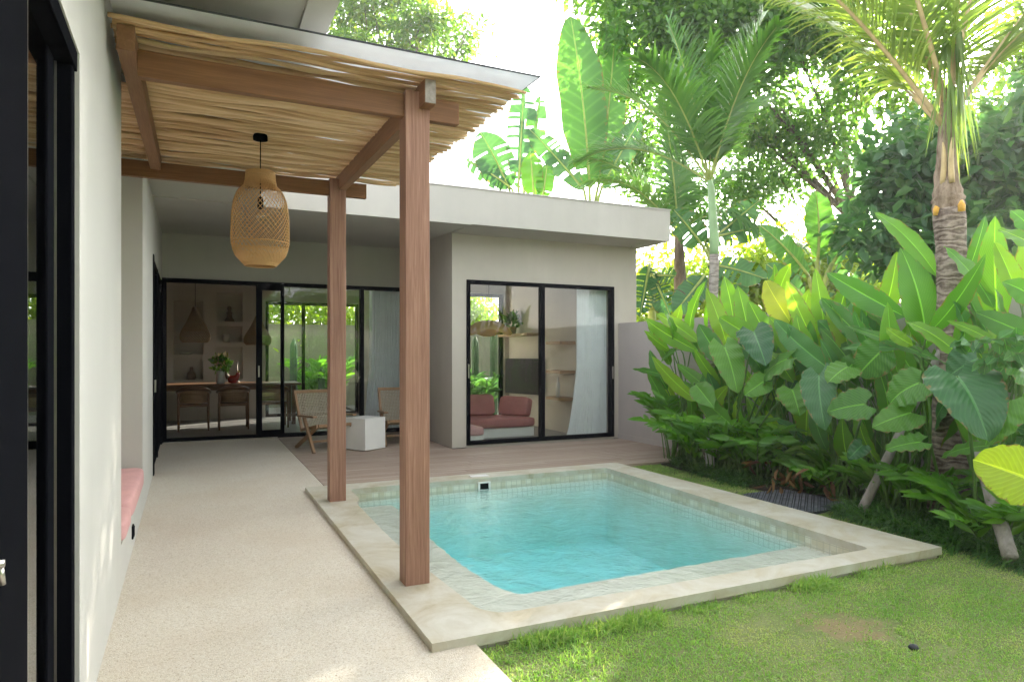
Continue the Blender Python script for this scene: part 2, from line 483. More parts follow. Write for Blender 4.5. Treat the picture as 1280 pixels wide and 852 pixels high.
# ------------------------------------------------------------------ mesh builder
class MB:
    def __init__(self):
        self.v, self.f, self.lf, self.mi, self.sm = [], [], [], [], []
        self.cur = 0
        self.smooth = False

    def add(self, verts, faces, lf=None, smooth=None):
        o = len(self.v)
        self.v.extend([tuple(p) for p in verts])
        self.lf.extend(lf if lf is not None else [(0, 0, 0.5)] * len(verts))
        s = self.smooth if smooth is None else smooth
        for fc in faces:
            self.f.append(tuple(i + o for i in fc))
            self.mi.append(self.cur)
            self.sm.append(s)

    def box(self, x0, x1, y0, y1, z0, z1, rnd=0.5, mtx=None, bev=0.0):
        if bev > 0:
            return self.bevbox(x0, x1, y0, y1, z0, z1, bev, rnd, mtx)
        vs = [Vector((x, y, z)) for z in (z0, z1) for y in (y0, y1) for x in (x0, x1)]
        if mtx is not None:
            vs = [mtx @ p for p in vs]
        self.add(vs, [(0, 2, 3, 1), (4, 5, 7, 6), (0, 1, 5, 4), (2, 6, 7, 3), (0, 4, 6, 2), (1, 3, 7, 5)], [(0, 0, rnd)] * 8, False)

    def bevbox(self, x0, x1, y0, y1, z0, z1, b, rnd=0.5, mtx=None):
        import bmesh
        bm = bmesh.new()
        vs = [bm.verts.new((x, y, z)) for z in (z0, z1) for y in (y0, y1) for x in (x0, x1)]
        for fc in [(0, 2, 3, 1), (4, 5, 7, 6), (0, 1, 5, 4), (2, 6, 7, 3), (0, 4, 6, 2), (1, 3, 7, 5)]:
            bm.faces.new([vs[i] for i in fc])
        bmesh.ops.bevel(bm, geom=list(bm.edges), offset=b, segments=2 if b < 0.02 else 4, profile=0.5, affect='EDGES')
        bm.verts.index_update()
        pts = [(mtx @ p.co if mtx is not None else p.co.copy()) for p in bm.verts]
        fs = [[p.index for p in f.verts] for f in bm.faces]
        bm.free()
        self.add(pts, fs, [(0, 0, rnd)] * len(pts), b >= 0.02)

    def cushion(self, x0, x1, y0, y1, z0, z1, mtx=None, puff=0.25, n=9):
        """a stuffed cushion: a superellipsoid block with softened sides"""
        cx, cy, cz = (x0 + x1) / 2, (y0 + y1) / 2, (z0 + z1) / 2
        hx, hy, hz = (x1 - x0) / 2, (y1 - y0) / 2, (z1 - z0) / 2
        vs, fs = [], []
        nu, nv = 40, 20
        e1, e2 = 0.30, 0.20

        def sp(a, e):
            return math.copysign(abs(a) ** e, a)
        for j in range(nv + 1):
            ph = -PI / 2 + PI * j / nv
            for i in range(nu):
                th = 2 * PI * i / nu
                p = Vector((cx + hx * sp(math.cos(ph), e1) * sp(math.cos(th), e2), cy + hy * sp(math.cos(ph), e1) * sp(math.sin(th), e2), cz + hz * sp(math.sin(ph), e1)))
                vs.append(mtx @ p if mtx is not None else p)
        for j in range(nv):
            for i in range(nu):
                a = j * nu + i
                b = j * nu + (i + 1) % nu
                fs.append((a, b, b + nu, a + nu))
        self.add(vs, fs, None, True)

    def prism(self, poly, z0, z1, smooth=False):
        """polygon in plan, extruded upward (counter-clockwise)"""
        n = len(poly)
        vs = [(p[0], p[1], z0) for p in poly] + [(p[0], p[1], z1) for p in poly]
        fs = [tuple(range(n - 1, -1, -1)), tuple(range(n, 2 * n))]
        fs += [(i, (i + 1) % n, n + (i + 1) % n, n + i) for i in range(n)]
        self.add(vs, fs, None, smooth)

    def tube(self, pts, rad, n=8, rnd=0.5, cap=True, lfs=None):
        pts = [Vector(p) for p in pts]
        m = len(pts)
        if not isinstance(rad, (list, tuple)):
            rad = [rad] * m
        ref = Vector((0, 0, 1))
        d0 = (pts[-1] - pts[0]).normalized()
        if abs(d0.z) > 0.8:
            ref = Vector((1, 0, 0))
        vs, fs, lf = [], [], []
        for i, p in enumerate(pts):
            t = (pts[min(i + 1, m - 1)] - pts[max(i - 1, 0)]).normalized()
            a = t.cross(ref)
            if a.length < 1e-5:
                a = t.cross(Vector((0, 1, 0)))
            a.normalize()
            b = a.cross(t).normalized()
            for k in range(n):
                th = 2 * PI * k / n
                vs.append(p + (a * math.cos(th) + b * math.sin(th)) * rad[i])
                lf.append((i / max(1, m - 1), 0, rnd))
        for i in range(m - 1):
            for k in range(n):
                a = i * n + k
                b = i * n + (k + 1) % n
                fs.append((a, b, b + n, a + n))
        if cap:
            fs.append(tuple(range(n - 1, -1, -1)))
            fs.append(tuple(range((m - 1) * n, m * n)))
        self.add(vs, fs, lf, True)

    def bar(self, p0, p1, w, h, up=(0, 0, 1), bev=0.004, rnd=0.5):
        """a rectangular bar between two points"""
        p0, p1 = Vector(p0), Vector(p1)
        t = (p1 - p0)
        L = t.length
        t.normalize()
        s = t.cross(Vector(up))
        if s.length < 1e-4:
            s = t.cross(Vector((1, 0, 0)))
        s.normalize()
        u = s.cross(t).normalized()
        mt = Matrix(((t.x, s.x, u.x, p0.x), (t.y, s.y, u.y, p0.y), (t.z, s.z, u.z, p0.z), (0, 0, 0, 1)))
        self.bevbox(0, L, -w / 2, w / 2, -h / 2, h / 2, bev, rnd, mt)

    def lathe(self, prof, c, n=24, rnd=0.5, closed=False):
        vs, fs = [], []
        m = len(prof)
        for r, z in prof:
            for k in range(n):
                th = 2 * PI * k / n
                vs.append((c[0] + r * math.cos(th), c[1] + r * math.sin(th), c[2] + z))
        for i in range(m - 1):
            for k in range(n):
                a = i * n + k
                b = i * n + (k + 1) % n
                fs.append((a, b, b + n, a + n))
        if closed:
            fs.append(tuple(range(n - 1, -1, -1)))
            fs.append(tuple(range((m - 1) * n, m * n)))
        self.add(vs, fs, [(0, 0, rnd)] * len(vs), True)

    # -------- leaves
    def blade(self, base, tip, width, facing, shape='paddle', arch=0.12, fold=0.18, ripple=0.012, nl=16, nw=4, rnd=None, tears=0.0, roll=0.0):
        base, tip = Vector(base), Vector(tip)
        L = (tip - base).length
        if rnd is None:
            rnd = random.random()
        facing = Vector(facing).normalized()
        ax = (tip - base).normalized()
        nrm = facing - ax * facing.dot(ax)
        if nrm.length < 1e-3:
            nrm = Vector((0, 0, 1)) - ax * ax.z
        nrm.normalize()
        mid = (base + tip) / 2 + nrm * 0 + Vector((0, 0, 1)) * 0
        bow = nrm * (arch * L)
        ph = random.uniform(0, 6)
        s0 = -0.26 if shape == 'heart' else 0.0
        for sgn in (-1, 1):
            vs, fs, lf = [], [], []
            tear = 0.0
            for i in range(nl + 1):
                s = s0 + (1 - s0) * i / nl
                c = base.lerp(tip, s) + bow * (1 - (2 * max(s, 0) - 1) ** 2) - bow * 0.0
                if s < 0:
                    c = base + (base - tip) * (-s) * 0.9
                    c -= nrm * 0.05 * L * (-s / 0.26)
                # tangent and local normal
                tn = (ax + nrm * (arch * 4 * (1 - 2 * max(s, 0)) * 0.5)).normalized()
                side = tn.cross(nrm).normalized() * sgn
                ln = nrm
                if shape == 'paddle':
                    w = max(0.0, math.sin(PI * min(1, s ** 0.80))) ** 0.72
                    w_in = 0.0
                elif shape == 'banana':
                    w = min(1.0, (s / 0.34) ** 0.55 if s > 0 else 0) * min(1.0, ((1 - s) / 0.30) ** 0.5 if s < 1 else 0)
                    w_in = 0.0
                elif shape == 'heart':
                    if s < 0:
                        q = -s / 0.26
                        w = 0.98 * math.sqrt(max(0, 1 - q * q)) * 0.92 + 0.04
                        w_in = 0.42 * q ** 0.7
                        w = max(w, w_in + 0.01)
                    else:
                        w = (1 - s) ** 0.62 * (1 + 0.55 * s)
                        w = min(w, 1.0) * (0.97 if s < 0.1 else 1)
                        w_in = 0.0
                else:
                    w = (1 - s) ** 0.7 * min(1, s / 0.2 + 0.1)
                    w_in = 0
                hw = width / 2 * w
                for j in range(nw + 1):
                    a = w_in + (1 - w_in) * j / nw
                    off = hw * (a if w_in == 0 else (a))
                    if s < 0:
                        off = width / 2 * (w_in + (w - w_in) * j / nw)
                    z = fold * off + ripple * math.sin(ph + s * 26 + sgn) * (j / nw) - 0.5 * fold * off * off / max(width / 2, 1e-4)
                    edge = 0.0
                    p = c + side * off + ln * z + tn * (-0.0 * off)
                    # drooping margin
                    p.z -= 0.10 * off * (j / nw) * (1 if tears else 0.4)
                    vs.append(p)
                    lf.append((s, sgn * a, rnd))
            cut = set()
            if tears > 0:
                i = 1
                while i < nl:
                    if random.random() < tears:
                        cut.add(i)
                    i += 1
            for i in range(nl):
                for j in range(nw):
                    a = i * (nw + 1) + j
                    b = a + 1
                    q = (a, b, b + nw + 1, a + nw + 1)
                    if i in cut and j >= 1:
                        continue
                    fs.append(q if sgn > 0 else q[::-1])
            self.add(vs, fs, lf, True)

    def build(self, name, mats, parent=None, warp=None):
        if not isinstance(mats, (list, tuple)):
            mats = [mats]
        if warp:
            self.v = [warp(p) for p in self.v]
        me = bpy.data.meshes.new(name)
        me.from_pydata(self.v, [], self.f)
        for m in mats:
            me.materials.append(m)
        if len(mats) > 1:
            me.polygons.foreach_set('material_index', self.mi)
        me.polygons.foreach_set('use_smooth', self.sm)
        at_ = me.attributes.new('lf', 'FLOAT_VECTOR', 'POINT')
        at_.data.foreach_set('vector', np.array(self.lf, dtype=np.float32).ravel())
        me.update()
        return link(name, me, parent)


def link(name, me, parent=None):
    o = bpy.data.objects.new(name, me)
    COL.objects.link(o)
    if parent is not None:
        o.parent = parent
        o.matrix_parent_inverse = parent_inv(parent)
    return o


def parent_inv(p):
    # parts are modelled in world coordinates; keep them there under a placed parent
    m = Matrix.Translation(p.location) if p.type == 'EMPTY' or True else Matrix()
    m = m @ p.rotation_euler.to_matrix().to_4x4()
    if p.parent is not None:
        return Matrix()
    return m.inverted()


def tag(o, label, cat, group=None, kind=None):
    if label:
        o['label'] = label
    if cat:
        o['category'] = cat
    if group:
        o['group'] = group
    if kind:
        o['kind'] = kind
    return o


def thing(name, label, cat, loc, group=None):
    o = bpy.data.objects.new(name, None)
    COL.objects.link(o)
    o.location = loc
    o.empty_display_size = 0.1
    return tag(o, label, cat, group)


def structure(o):
    o['kind'] = 'structure'
    return o


def np_mesh(name, V, F, LF, mats, parent=None, smooth=False):
    me = bpy.data.meshes.new(name)
    nf, k = F.shape
    me.vertices.add(len(V))
    me.vertices.foreach_set('co', V.astype(np.float32).ravel())
    me.loops.add(nf * k)
    me.loops.foreach_set('vertex_index', F.astype(np.int32).ravel())
    me.polygons.add(nf)
    me.polygons.foreach_set('loop_start', np.arange(0, nf * k, k, dtype=np.int32))
    me.polygons.foreach_set('loop_total', np.full(nf, k, dtype=np.int32))
    me.update(calc_edges=True)
    me.validate()
    a = me.attributes.new('lf', 'FLOAT_VECTOR', 'POINT')
    a.data.foreach_set('vector', LF.astype(np.float32).ravel())
    me.materials.append(mats)
    if smooth:
        me.polygons.foreach_set('use_smooth', np.ones(nf, dtype=bool))
    return link(name, me, parent)


def unit(a):
    return a / np.maximum(np.linalg.norm(a, axis=1, keepdims=True), 1e-6)


def leaf_cloud(P, D, N, L, W, rnd, fold=0.25, curl=0.12):
    """six-point folded leaves; P base, D direction, N normal, L length, W width"""
    D = unit(D)
    S = unit(np.cross(D, N))
    N = unit(np.cross(S, D))
    L = L[:, None]
    W = W[:, None]
    n = len(P)
    a = P
    l1 = P + D * L * 0.35 + S * W * 0.5 + N * W * fold
    l2 = P + D * L * 0.72 + S * W * 0.36 + N * (W * fold - L * curl * 0.5)
    tp = P + D * L - N * L * curl
    r2 = P + D * L * 0.72 - S * W * 0.36 + N * (W * fold - L * curl * 0.5)
    r1 = P + D * L * 0.35 - S * W * 0.5 + N * W * fold
    V = np.stack([a, l1, l2, tp, r2, r1], axis=1).reshape(-1, 3)
    b = np.arange(n)[:, None] * 6
    F = np.concatenate([b + np.array([[0, 1, 2, 3]]), b + np.array([[0, 3, 4, 5]])], axis=0)
    LF = np.zeros((n, 6, 3))
    LF[:, :, 0] = [0, .35, .72, 1, .72, .35]
    LF[:, :, 1] = [0, 1, 1, 0, -1, -1]
    LF[:, :, 2] = rnd[:, None]
    return V, F, LF.reshape(-1, 3)


def strips(P0, D, L, W, N, droop, rnd, seg=3):
    """thin bending blades (grass, leaflets): two-wide strips tapering to a point"""
    n = len(P0)
    D = unit(D)
    S = unit(np.cross(D, N))
    Vs, LFs = [], []
    G = np.array([0, 0, -1.0])
    for i in range(seg + 1):
        s = i / seg
        c = P0 + D * (L * s)[:, None] + G * (droop * L * s * s)[:, None]
        w = W * (1 - s ** 1.6) * (0.6 + 0.4 * min(1, s * 4)) * 0.5 + W * 0.03
        Vs += [c - S * w[:, None], c + S * w[:, None]]
        for sg in (-1, 1):
            q = np.zeros((n, 3))
            q[:, 0] = s
            q[:, 1] = sg
            q[:, 2] = rnd
            LFs.append(q)
    m = 2 * (seg + 1)
    V = np.stack(Vs, axis=1).reshape(-1, 3)
    LF = np.stack(LFs, axis=1).reshape(-1, 3)
    b = np.arange(n)[:, None] * m
    F = np.concatenate([b + np.array([[2 * i, 2 * i + 1, 2 * i + 3, 2 * i + 2]]) for i in range(seg)], axis=0)
    return V, F, LF


class Cloud:
    def __init__(self):
        self.V, self.F, self.L, self.n = [], [], [], 0

    def add(self, V, F, LF):
        self.V.append(V)
        self.F.append(F + self.n)
        self.L.append(LF)
        self.n += len(V)

    def build(self, name, mat, parent=None):
        return np_mesh(name, np.concatenate(self.V), np.concatenate(self.F), np.concatenate(self.L), mat, parent)


def bez(a, b, c, n):
    a, b, c = Vector(a), Vector(b), Vector(c)
    return [a * (1 - t) ** 2 + b * 2 * t * (1 - t) + c * t * t for t in [i / n for i in range(n + 1)]]


# ------------------------------------------------------------------ setting: ground, path, deck, lawn
POOL = dict(x0=0.965, x1=4.585, y0=2.92, y1=6.87, zt=0.04)
LAWN_Z = -0.03

mb = MB()
for (a, b, c, d) in ((-150, 1.2, -150, 150), (4.56, 150, -150, 150), (1.2, 4.56, -150, 2.95), (1.2, 4.56, 6.84, 150)):
    mb.add([(a, c, -0.13), (b, c, -0.13), (b, d, -0.13), (a, d, -0.13)], [(0, 1, 2, 3)])
structure(mb.build('ground', M['soil']))
# lawn: a sheet with a hole where the pool stands
mb = MB()
for (a, b, c, d) in ((1.18, 6.13, -2.5, 2.93), (4.575, 6.13, 2.93, 6.92)):
    n = 1
    mb.add([(a, c, LAWN_Z), (b, c, LAWN_Z), (b, d, LAWN_Z), (a, d, LAWN_Z)], [(0, 1, 2, 3)])
structure(mb.build('lawn', M['turf']))
mb = MB()
mb.box(-0.62, 1.178, -2.5, 11.53, -0.2, 0.0)
structure(mb.build('path', M['path']))

mb = MB()
y = 6.885
k = 0
while y < 11.5:
    w = 0.118
    x1 = 6.13 if y < 9.06 else 3.30
    if y + w > 9.06 and y < 9.06:
        w = 9.06 - y
    xs = [1.184]
    xx = 1.184 + random.uniform(0.6, 2.4)
    while xx < x1 - 0.4:
        xs.append(xx)
        xx += random.uniform(1.8, 2.6)
    xs.append(x1)
    for a, b in zip(xs[:-1], xs[1:]):
        mb.box(a + 0.0015, b - 0.0015, y, y + w - 0.008, -0.04, 0.0, rnd=random.random())
    y += w
mb.box(1.184, 6.13, 6.885, 9.06, -0.11, -0.045, 0.2)
mb.box(1.184, 3.30, 9.06, 11.5, -0.11, -0.045, 0.2)
structure(mb.build('deck', M['deck']))
# planting soil
mb = MB()
mb.add([(4.92, 0.0, LAWN_Z + 0.008), (6.13, 0.0, LAWN_Z + 0.008), (6.13, 6.88, LAWN_Z + 0.008), (5.22, 6.88, LAWN_Z + 0.008)], [(0, 1, 2, 3)])
structure(mb.build('planting_bed', M['soil']))

# ------------------------------------------------------------------ pool
pool = thing('swimming_pool', 'small plunge pool with pale concrete coping and turquoise tiled basin beside the path', 'swimming pool', (2.78, 4.9, 0.0))
x0, x1, y0, y1, zt = POOL['x0'], POOL['x1'], POOL['y0'], POOL['y1'], POOL['zt']
# inner opening (counter-clockwise), traced on the coping level: pads under the posts on the left
ring_in = [(1.40, 3.115), (4.11, 3.10), (4.27, 6.59), (1.345, 6.59), (1.335, 6.12), (1.27, 5.95), (1.25, 5.0), (1.25, 4.3), (1.275, 3.85), (1.31, 3.22)]
# fillet-like rounding of the outline
def rounded(poly, r=0.06, n=4):
    out = []
    m = len(poly)
    for i in range(m):
        p0, p, p1 = Vector(poly[i - 1]), Vector(poly[i]), Vector(poly[(i + 1) % m])
        a = (p0 - p)
        b = (p1 - p)
        ra = min(r, a.length * 0.45)
        rb = min(r, b.length * 0.45)
        A, B = p + a.normalized() * ra, p + b.normalized() * rb
        for t in [j / n for j in range(n + 1)]:
            q = A * (1 - t) ** 2 + p * 2 * t * (1 - t) + B * t * t
            out.append((q.x, q.y))
    return out
inner = rounded(ring_in, 0.06, 5)
outer = [(x0, y0), (x1, y0), (x1, y1), (x0, y1)]


def holed_slab(outer, inner, z0, z1, mb, wall_to=None):
    import bmesh
    bm = bmesh.new()
    def loop(pts, z):
        vs = [bm.verts.new((p[0], p[1], z)) for p in pts]
        return [bm.edges.new((vs[i], vs[(i + 1) % len(vs)])) for i in range(len(vs))], vs
    e1, v1 = loop(outer, z1)
    e2, v2 = loop(inner, z1)
    bmesh.ops.triangle_fill(bm, use_beauty=True, use_dissolve=False, edges=e1 + e2, normal=(0, 0, 1))
    bm.verts.index_update()
    pts = [v.co.copy() for v in bm.verts]
    fs = []
    for f in bm.faces:
        idx = [v.index for v in f.verts]
        if f.normal.z < 0:
            idx = idx[::-1]
        fs.append(idx)
    bm.free()
    mb.add(pts, fs)
    for ring, flip in ((outer, False), (inner, True)):
        n = len(ring)
        zb = z0
        vs = [(p[0], p[1], z1) for p in ring] + [(p[0], p[1], zb) for p in ring]
        q = [((i, n + i, n + (i + 1) % n, (i + 1) % n)) for i in range(n)]
        mb.add(vs, [t if not flip else t[::-1] for t in q])


mb = MB()
holed_slab(outer, inner, -0.012, zt, mb)
# the pool wall showing above the lawn on two sides
mb.box(1.19, x1 - 0.02, y0 + 0.02, y0 + 0.155, -0.30, -0.012)
mb.box(x1 - 0.28, x1 - 0.02, y0 + 0.16, y1 - 0.02, -0.30, -0.012)
mb.build('coping', M['coping'], pool)

WZ = -0.058      # water level
LEDGE = -0.10   # shallow shelf
DEEP = -0.78
# basin: side walls follow the opening, then shelf on the left and near side, then deep floor
mb = MB()
n = len(inner)
vs = [(p[0], p[1], -0.012) for p in inner] + [(p[0], p[1], LEDGE) for p in inner]
mb.add(vs, [((i, n + i, n + (i + 1) % n, (i + 1) % n))[::-1] for i in range(n)])
deep = rounded([(1.76, 3.665), (4.125, 3.69), (4.262, 6.582), (1.352, 6.582), (1.35, 6.36), (1.70, 6.37), (1.665, 5.3), (1.65, 4.4), (1.69, 3.85)], 0.06)
fine = []
for i_ in range(len(deep)):      # edge jitter imitates the wobble of refraction through rippled water
    pa, pb = Vector(deep[i_]), Vector(deep[(i_ + 1) % len(deep)])
    m_ = max(1, int((pb - pa).length / .05)) if not (pa.y > 6.4 or pa.x > 4.2 or pb.x > 4.2) else 1
    for j_ in range(m_):
        q_ = pa.lerp(pb, j_ / m_)
        if m_ > 1:
            q_ = q_ + Vector((random.uniform(-.009, .009), random.uniform(-.009, .009)))
        fine.append((q_.x, q_.y))
deep = fine
holed_slab(inner, deep, LEDGE - 0.02, LEDGE, mb)
nd = len(deep)
vs = [(p[0], p[1], LEDGE - 0.02) for p in deep] + [(p[0], p[1], DEEP) for p in deep]
mb.add(vs, [((i, nd + i, nd + (i + 1) % nd, (i + 1) % nd))[::-1] for i in range(nd)])
mb.add([(p[0], p[1], DEEP) for p in deep], [tuple(range(nd))])
mb.build('basin', M['pooltile'], pool)
# skimmer mouth in the far wall
sk = at(605, 606, y=6.58)
mb = MB()
for (a, b, c, d) in ((-.07, .07, .032, .045), (-.07, .07, -.045, -.032), (-.07, -.05, -.032, .032), (.05, .07, -.032, .032)):
    mb.box(sk.x + a, sk.x + b, 6.565, 6.587, sk.z - 0.01 + c, sk.z - 0.01 + d)
s_ = mb.build('skimmer', M['white'], pool)
mb = MB()
mb.box(sk.x - .05, sk.x + .05, 6.578, 6.587, sk.z - .042, sk.z + .022)
mb.build('skimmer_mouth', M['screen'], s_)
mb = MB()
lid = at(597, 594, z=zt)
mb.box(lid.x - .1, lid.x + .1, 6.66, 6.76, zt + 0.001, zt + 0.006)
mb.build('skimmer_lid', M['white'], pool)

# water: a closed body; its rim reaches a centimetre into the basin walls
mb = MB()
def grow(poly, d):
    c = Vector((sum(p[0] for p in poly) / len(poly), sum(p[1] for p in poly) / len(poly)))
    out = []
    for p in poly:
        v = Vector(p) - c
        out.append(tuple(c + v * (1 + d / v.length)))
    return out
mb.prism(grow(inner, 0.012), DEEP - 0.03, WZ)
water = mb.build('water', M['water'])
import bmesh as _bm
b = _bm.new()
b.from_mesh(water.data)
_bm.ops.remove_doubles(b, verts=b.verts, dist=0.0005)
_bm.ops.recalc_face_normals(b, faces=b.faces)
b.to_mesh(water.data)
b.free()
structure(water)


# ------------------------------------------------------------------ villa
def slant(p):
    """the left wing stands less than a degree off the path's line"""
    return (p[0] - 0.0125 * (p[1] - 3.0), p[1], p[2])


villa = thing('villa', 'single storey grey plaster villa with flat roof and black sliding doors', 'house', (-0.4, 8.0, 0.0))
WX = -0.372     # face of the left wing
ZS = 3.07       # soffit
# left wing wall
mb = MB()
mb.box(WX - .2, WX, 2.76, 4.42, 0, ZS)
mb.box(WX - .2, WX, -2.6, 2.76, 2.39, ZS)
mb.box(WX - .2, WX, -2.6, -1.2, 0, 2.39)
mb.box(WX - .9, WX - .2, 4.22, 4.42, 0, ZS)
mb.box(WX - .9, WX - .62, 4.42, 6.5, 0, ZS)
mb.box(WX - .9, WX, 6.5, 6.7, 0, ZS)
mb.box(WX - .2, WX, 6.7, 8.42, 0, ZS)
mb.box(WX - .2, WX, 8.42, 11.56, 2.45, ZS + .12)
mb.box(WX - .62, WX, 4.42, 6.5, 0, 0.26)      # bench seat base
mb.build('wall', M['plaster_near'], villa, slant)
# far wing wall
mb = MB()
YD = 11.56
mb.box(-0.49, 3.31, YD, YD + .2, 2.50, 3.25)
mb.box(-0.9, -0.478, YD, YD + .2, 0, 3.25)
mb.build('wall', M['soffit'], villa)
# dining room shell: back wall with niches
BW = 15.2
mb = MB()
def niche_wall(mb, xa, xb, cols, yf, yb, ztop):
    """solid wall split round rectangular recesses; cols = (x0, x1, [(z0, z1), ...])"""
    x = xa
    for (c0, c1, zs) in cols:
        mb.box(x, c0, yf, yb, 0, ztop)
        z = 0
        for (z0, z1) in zs:
            mb.box(c0, c1, yf, yb, z, z0)
            mb.box(c0, c1, yb - .04, yb, z0, z1)
            z = z1
        mb.box(c0, c1, yf, yb, z, ztop)
        x = c1
    mb.box(x, xb, yf, yb, 0, ztop)
niche_wall(mb, -3.0, 1.32, [(-0.42, 0.12, [(0.82, 1.24), (1.33, 1.72), (1.79, 2.42)]), (0.37, 0.87, [(0.82, 1.49), (1.59, 1.93), (2.02, 2.62)])], BW, BW + .3, 3.2)
# round head over the left recess
for i in range(12):
    a0 = PI * i / 12
    a1 = PI * (i + 1) / 12
    xm0, xm1 = -0.15 + .27 * math.cos(a1), -0.15 + .27 * math.cos(a0)
    zz = 2.42 + .27 * math.sin((a0 + a1) / 2)
mb.box(1.32, 3.31, BW, BW + .2, 2.47, 3.2)
mb.box(-3.2, -3.0, YD + .2, BW, 0, 3.2)
mb.box(3.31, 3.45, YD, BW + .2, 0, 3.2)
mb.build('wall', M['plaster'], villa)
mb = MB()
mb.box(-3.0, 3.31, YD + .01, 17.9, -0.1, 0.001)
mb.box(3.46, 6.3, 9.25, 17.9, -0.1, 0.001)
mb.build('floor', M['floor_in'], villa)
# pavilion
YP = 9.112
mb = MB()
PX0, PX1 = 3.307, 6.49
mb.box(PX0, 3.527, YP, YP + .2, 0, 3.075)
mb.box(6.05, PX1, YP, YP + .2, 0, 3.075)
mb.box(3.527, 6.05, YP, YP + .2, 2.42, 3.075)
mb.box(3.527, 6.05, YP, YP + .2, -.02, 0.03)
mb.box(PX0, PX0 + .15, YP + .2, 11.56, 0, 3.2)
mb.box(5.72, 6.49, YP + .2, 12.4, 0, 3.1)
mb.box(5.62, 5.72, 12.4, 12.6, 0, 3.1)
mb.box(3.45, 5.62, 12.4, 12.6, 2.55, 3.1)
mb.box(3.45, 3.7, 12.4, 12.6, 0, 2.55)
mb.build('wall', M['plaster'], villa)
# roof
mb = MB()
YF = 8.37
mb.box(-5, 0.49, -4, YF, 3.085, 3.56)
mb.box(0.49, 0.63, -4, YF, 3.062, 3.57)
mb.build('roof', M['soffit'], villa)
mb = MB()
# porch soffit rises a little towards the doors
vs = [(-5, YF, 3.065), (3.31, YF, 3.065), (3.31, 16.2, 3.20), (-5, 16.2, 3.20), (-5, YF, 3.56), (3.31, YF, 3.56), (3.31, 16.2, 3.56), (-5, 16.2, 3.56)]
vs[2] = (3.31, 11.56, 3.195)
vs[3] = (-5, 11.56, 3.195)
vs[6] = (3.31, 11.56, 3.56)
vs[7] = (-5, 11.56, 3.56)
mb.add(vs, [(0, 3, 2, 1), (4, 5, 6, 7), (0, 1, 5, 4), (1, 2, 6, 5), (2, 3, 7, 6), (3, 0, 4, 7)])
mb.box(-5, 3.31, 11.56, 15.6, 3.2, 3.558)
mb.box(3.31, 6.587, YF, 12.7, 3.073, 3.561)
mb.build('roof', M['fascia'], villa)
mb = MB()
mb.box(0.62, 6.60, YF - .012, YF - .002, 3.545, 3.562)
mb.build('roof_edge', M['fascia'], villa)


def framed(name, label, x0, x1, y, z0, z1, mullions, fw=.05, dep=.09, glass='glass', thick=None, leaf_rail=None, panes=None):
    """black framed glazing in a wall that faces the pool"""
    mb = MB()
    mb.box(x0, x0 + fw, y - dep / 2, y + dep / 2, z0, z1, bev=.004)
    mb.box(x1 - fw, x1, y - dep / 2, y + dep / 2, z0, z1, bev=.004)
    mb.box(x0 + fw, x1 - fw, y - dep / 2 + .002, y + dep / 2 - .002, z1 - fw, z1, bev=.004)
    mb.box(x0 + fw, x1 - fw, y - dep / 2 + .002, y + dep / 2 - .002, z0, z0 + fw, bev=.004)
    for (m0, m1, oy) in mullions:
        mb.box(m0, m1, y - dep / 2 + .004 + oy, y + dep / 2 - .004 + oy, z0 + fw, z1 - fw, bev=.003)
    o = mb.build(name, M['black'], villa)
    if label:
        o['label'] = label
    edges = [x0 + fw] + [e for m in mullions for e in (m[0], m[1])] + [x1 - fw]
    for i in range(0, len(edges), 2):
        if panes is not None and (i // 2) not in panes:
            continue
        g = MB()
        a, b = edges[i], edges[i + 1]
        g.box(a - .004, b + .004, y - .004, y + .004, z0 + fw - .004, z1 - fw + .004)
        g.build('glass_pane', M[glass], o)
    return o


# sliding doors of the dining room: the left leaf pushed open
far_door = framed('sliding_door', 'wide black sliding door standing open at its left', -0.478, 3.31, YD - .03, 0.0, 2.5,
       [(0.86, 0.945, -.03), (1.235, 1.285, -.01), (2.03, 2.10, 0), (2.52, 2.58, 0)], .06, .12, 'glass_far', panes=(1, 2, 3, 4))
mb = MB()
mb.box(0.945, 1.235, YD - .115, YD - .045, 0.06, 0.125)
mb.build('leaf_rail', M['black'], far_door)
mb = MB()
mb.box(0.945, 1.235, YD - .115, YD - .045, 2.37, 2.44)
mb.build('leaf_rail', M['black'], far_door)
mb = MB()
mb.box(0.885, 0.905, YD - .135, YD - .122, 0.98, 1.16, bev=.004)
mb.build('handle', M['metal'], far_door)
pw = framed('window', 'large two pane black framed window of the projecting room', 3.527, 6.05, YP + .03, 0.03, 2.42, [(4.735, 4.80, 0)], .055, .11, 'glass')
mb = MB()
mb.box(3.545, 3.562, YP - .032, YP - .026, 1.0, 1.2, bev=.002)
mb.build('handle', M['metal'], pw)
mb = MB()
mb.box(6.01, 6.026, YP - .032, YP - .026, 0.95, 1.15, bev=.002)
mb.build('handle', M['metal'], pw)
# glazing at the back of the rooms
framed('rear_window', None, 1.33, 3.30, BW + .1, 0.0, 2.465, [(2.08, 2.14, 0), (2.72, 2.78, 0)], .06, .1, 'glass')
framed('rear_window', None, 3.71, 5.61, 12.5, 0.0, 2.545, [(4.55, 4.61, 0)], .06, .1, 'glass')


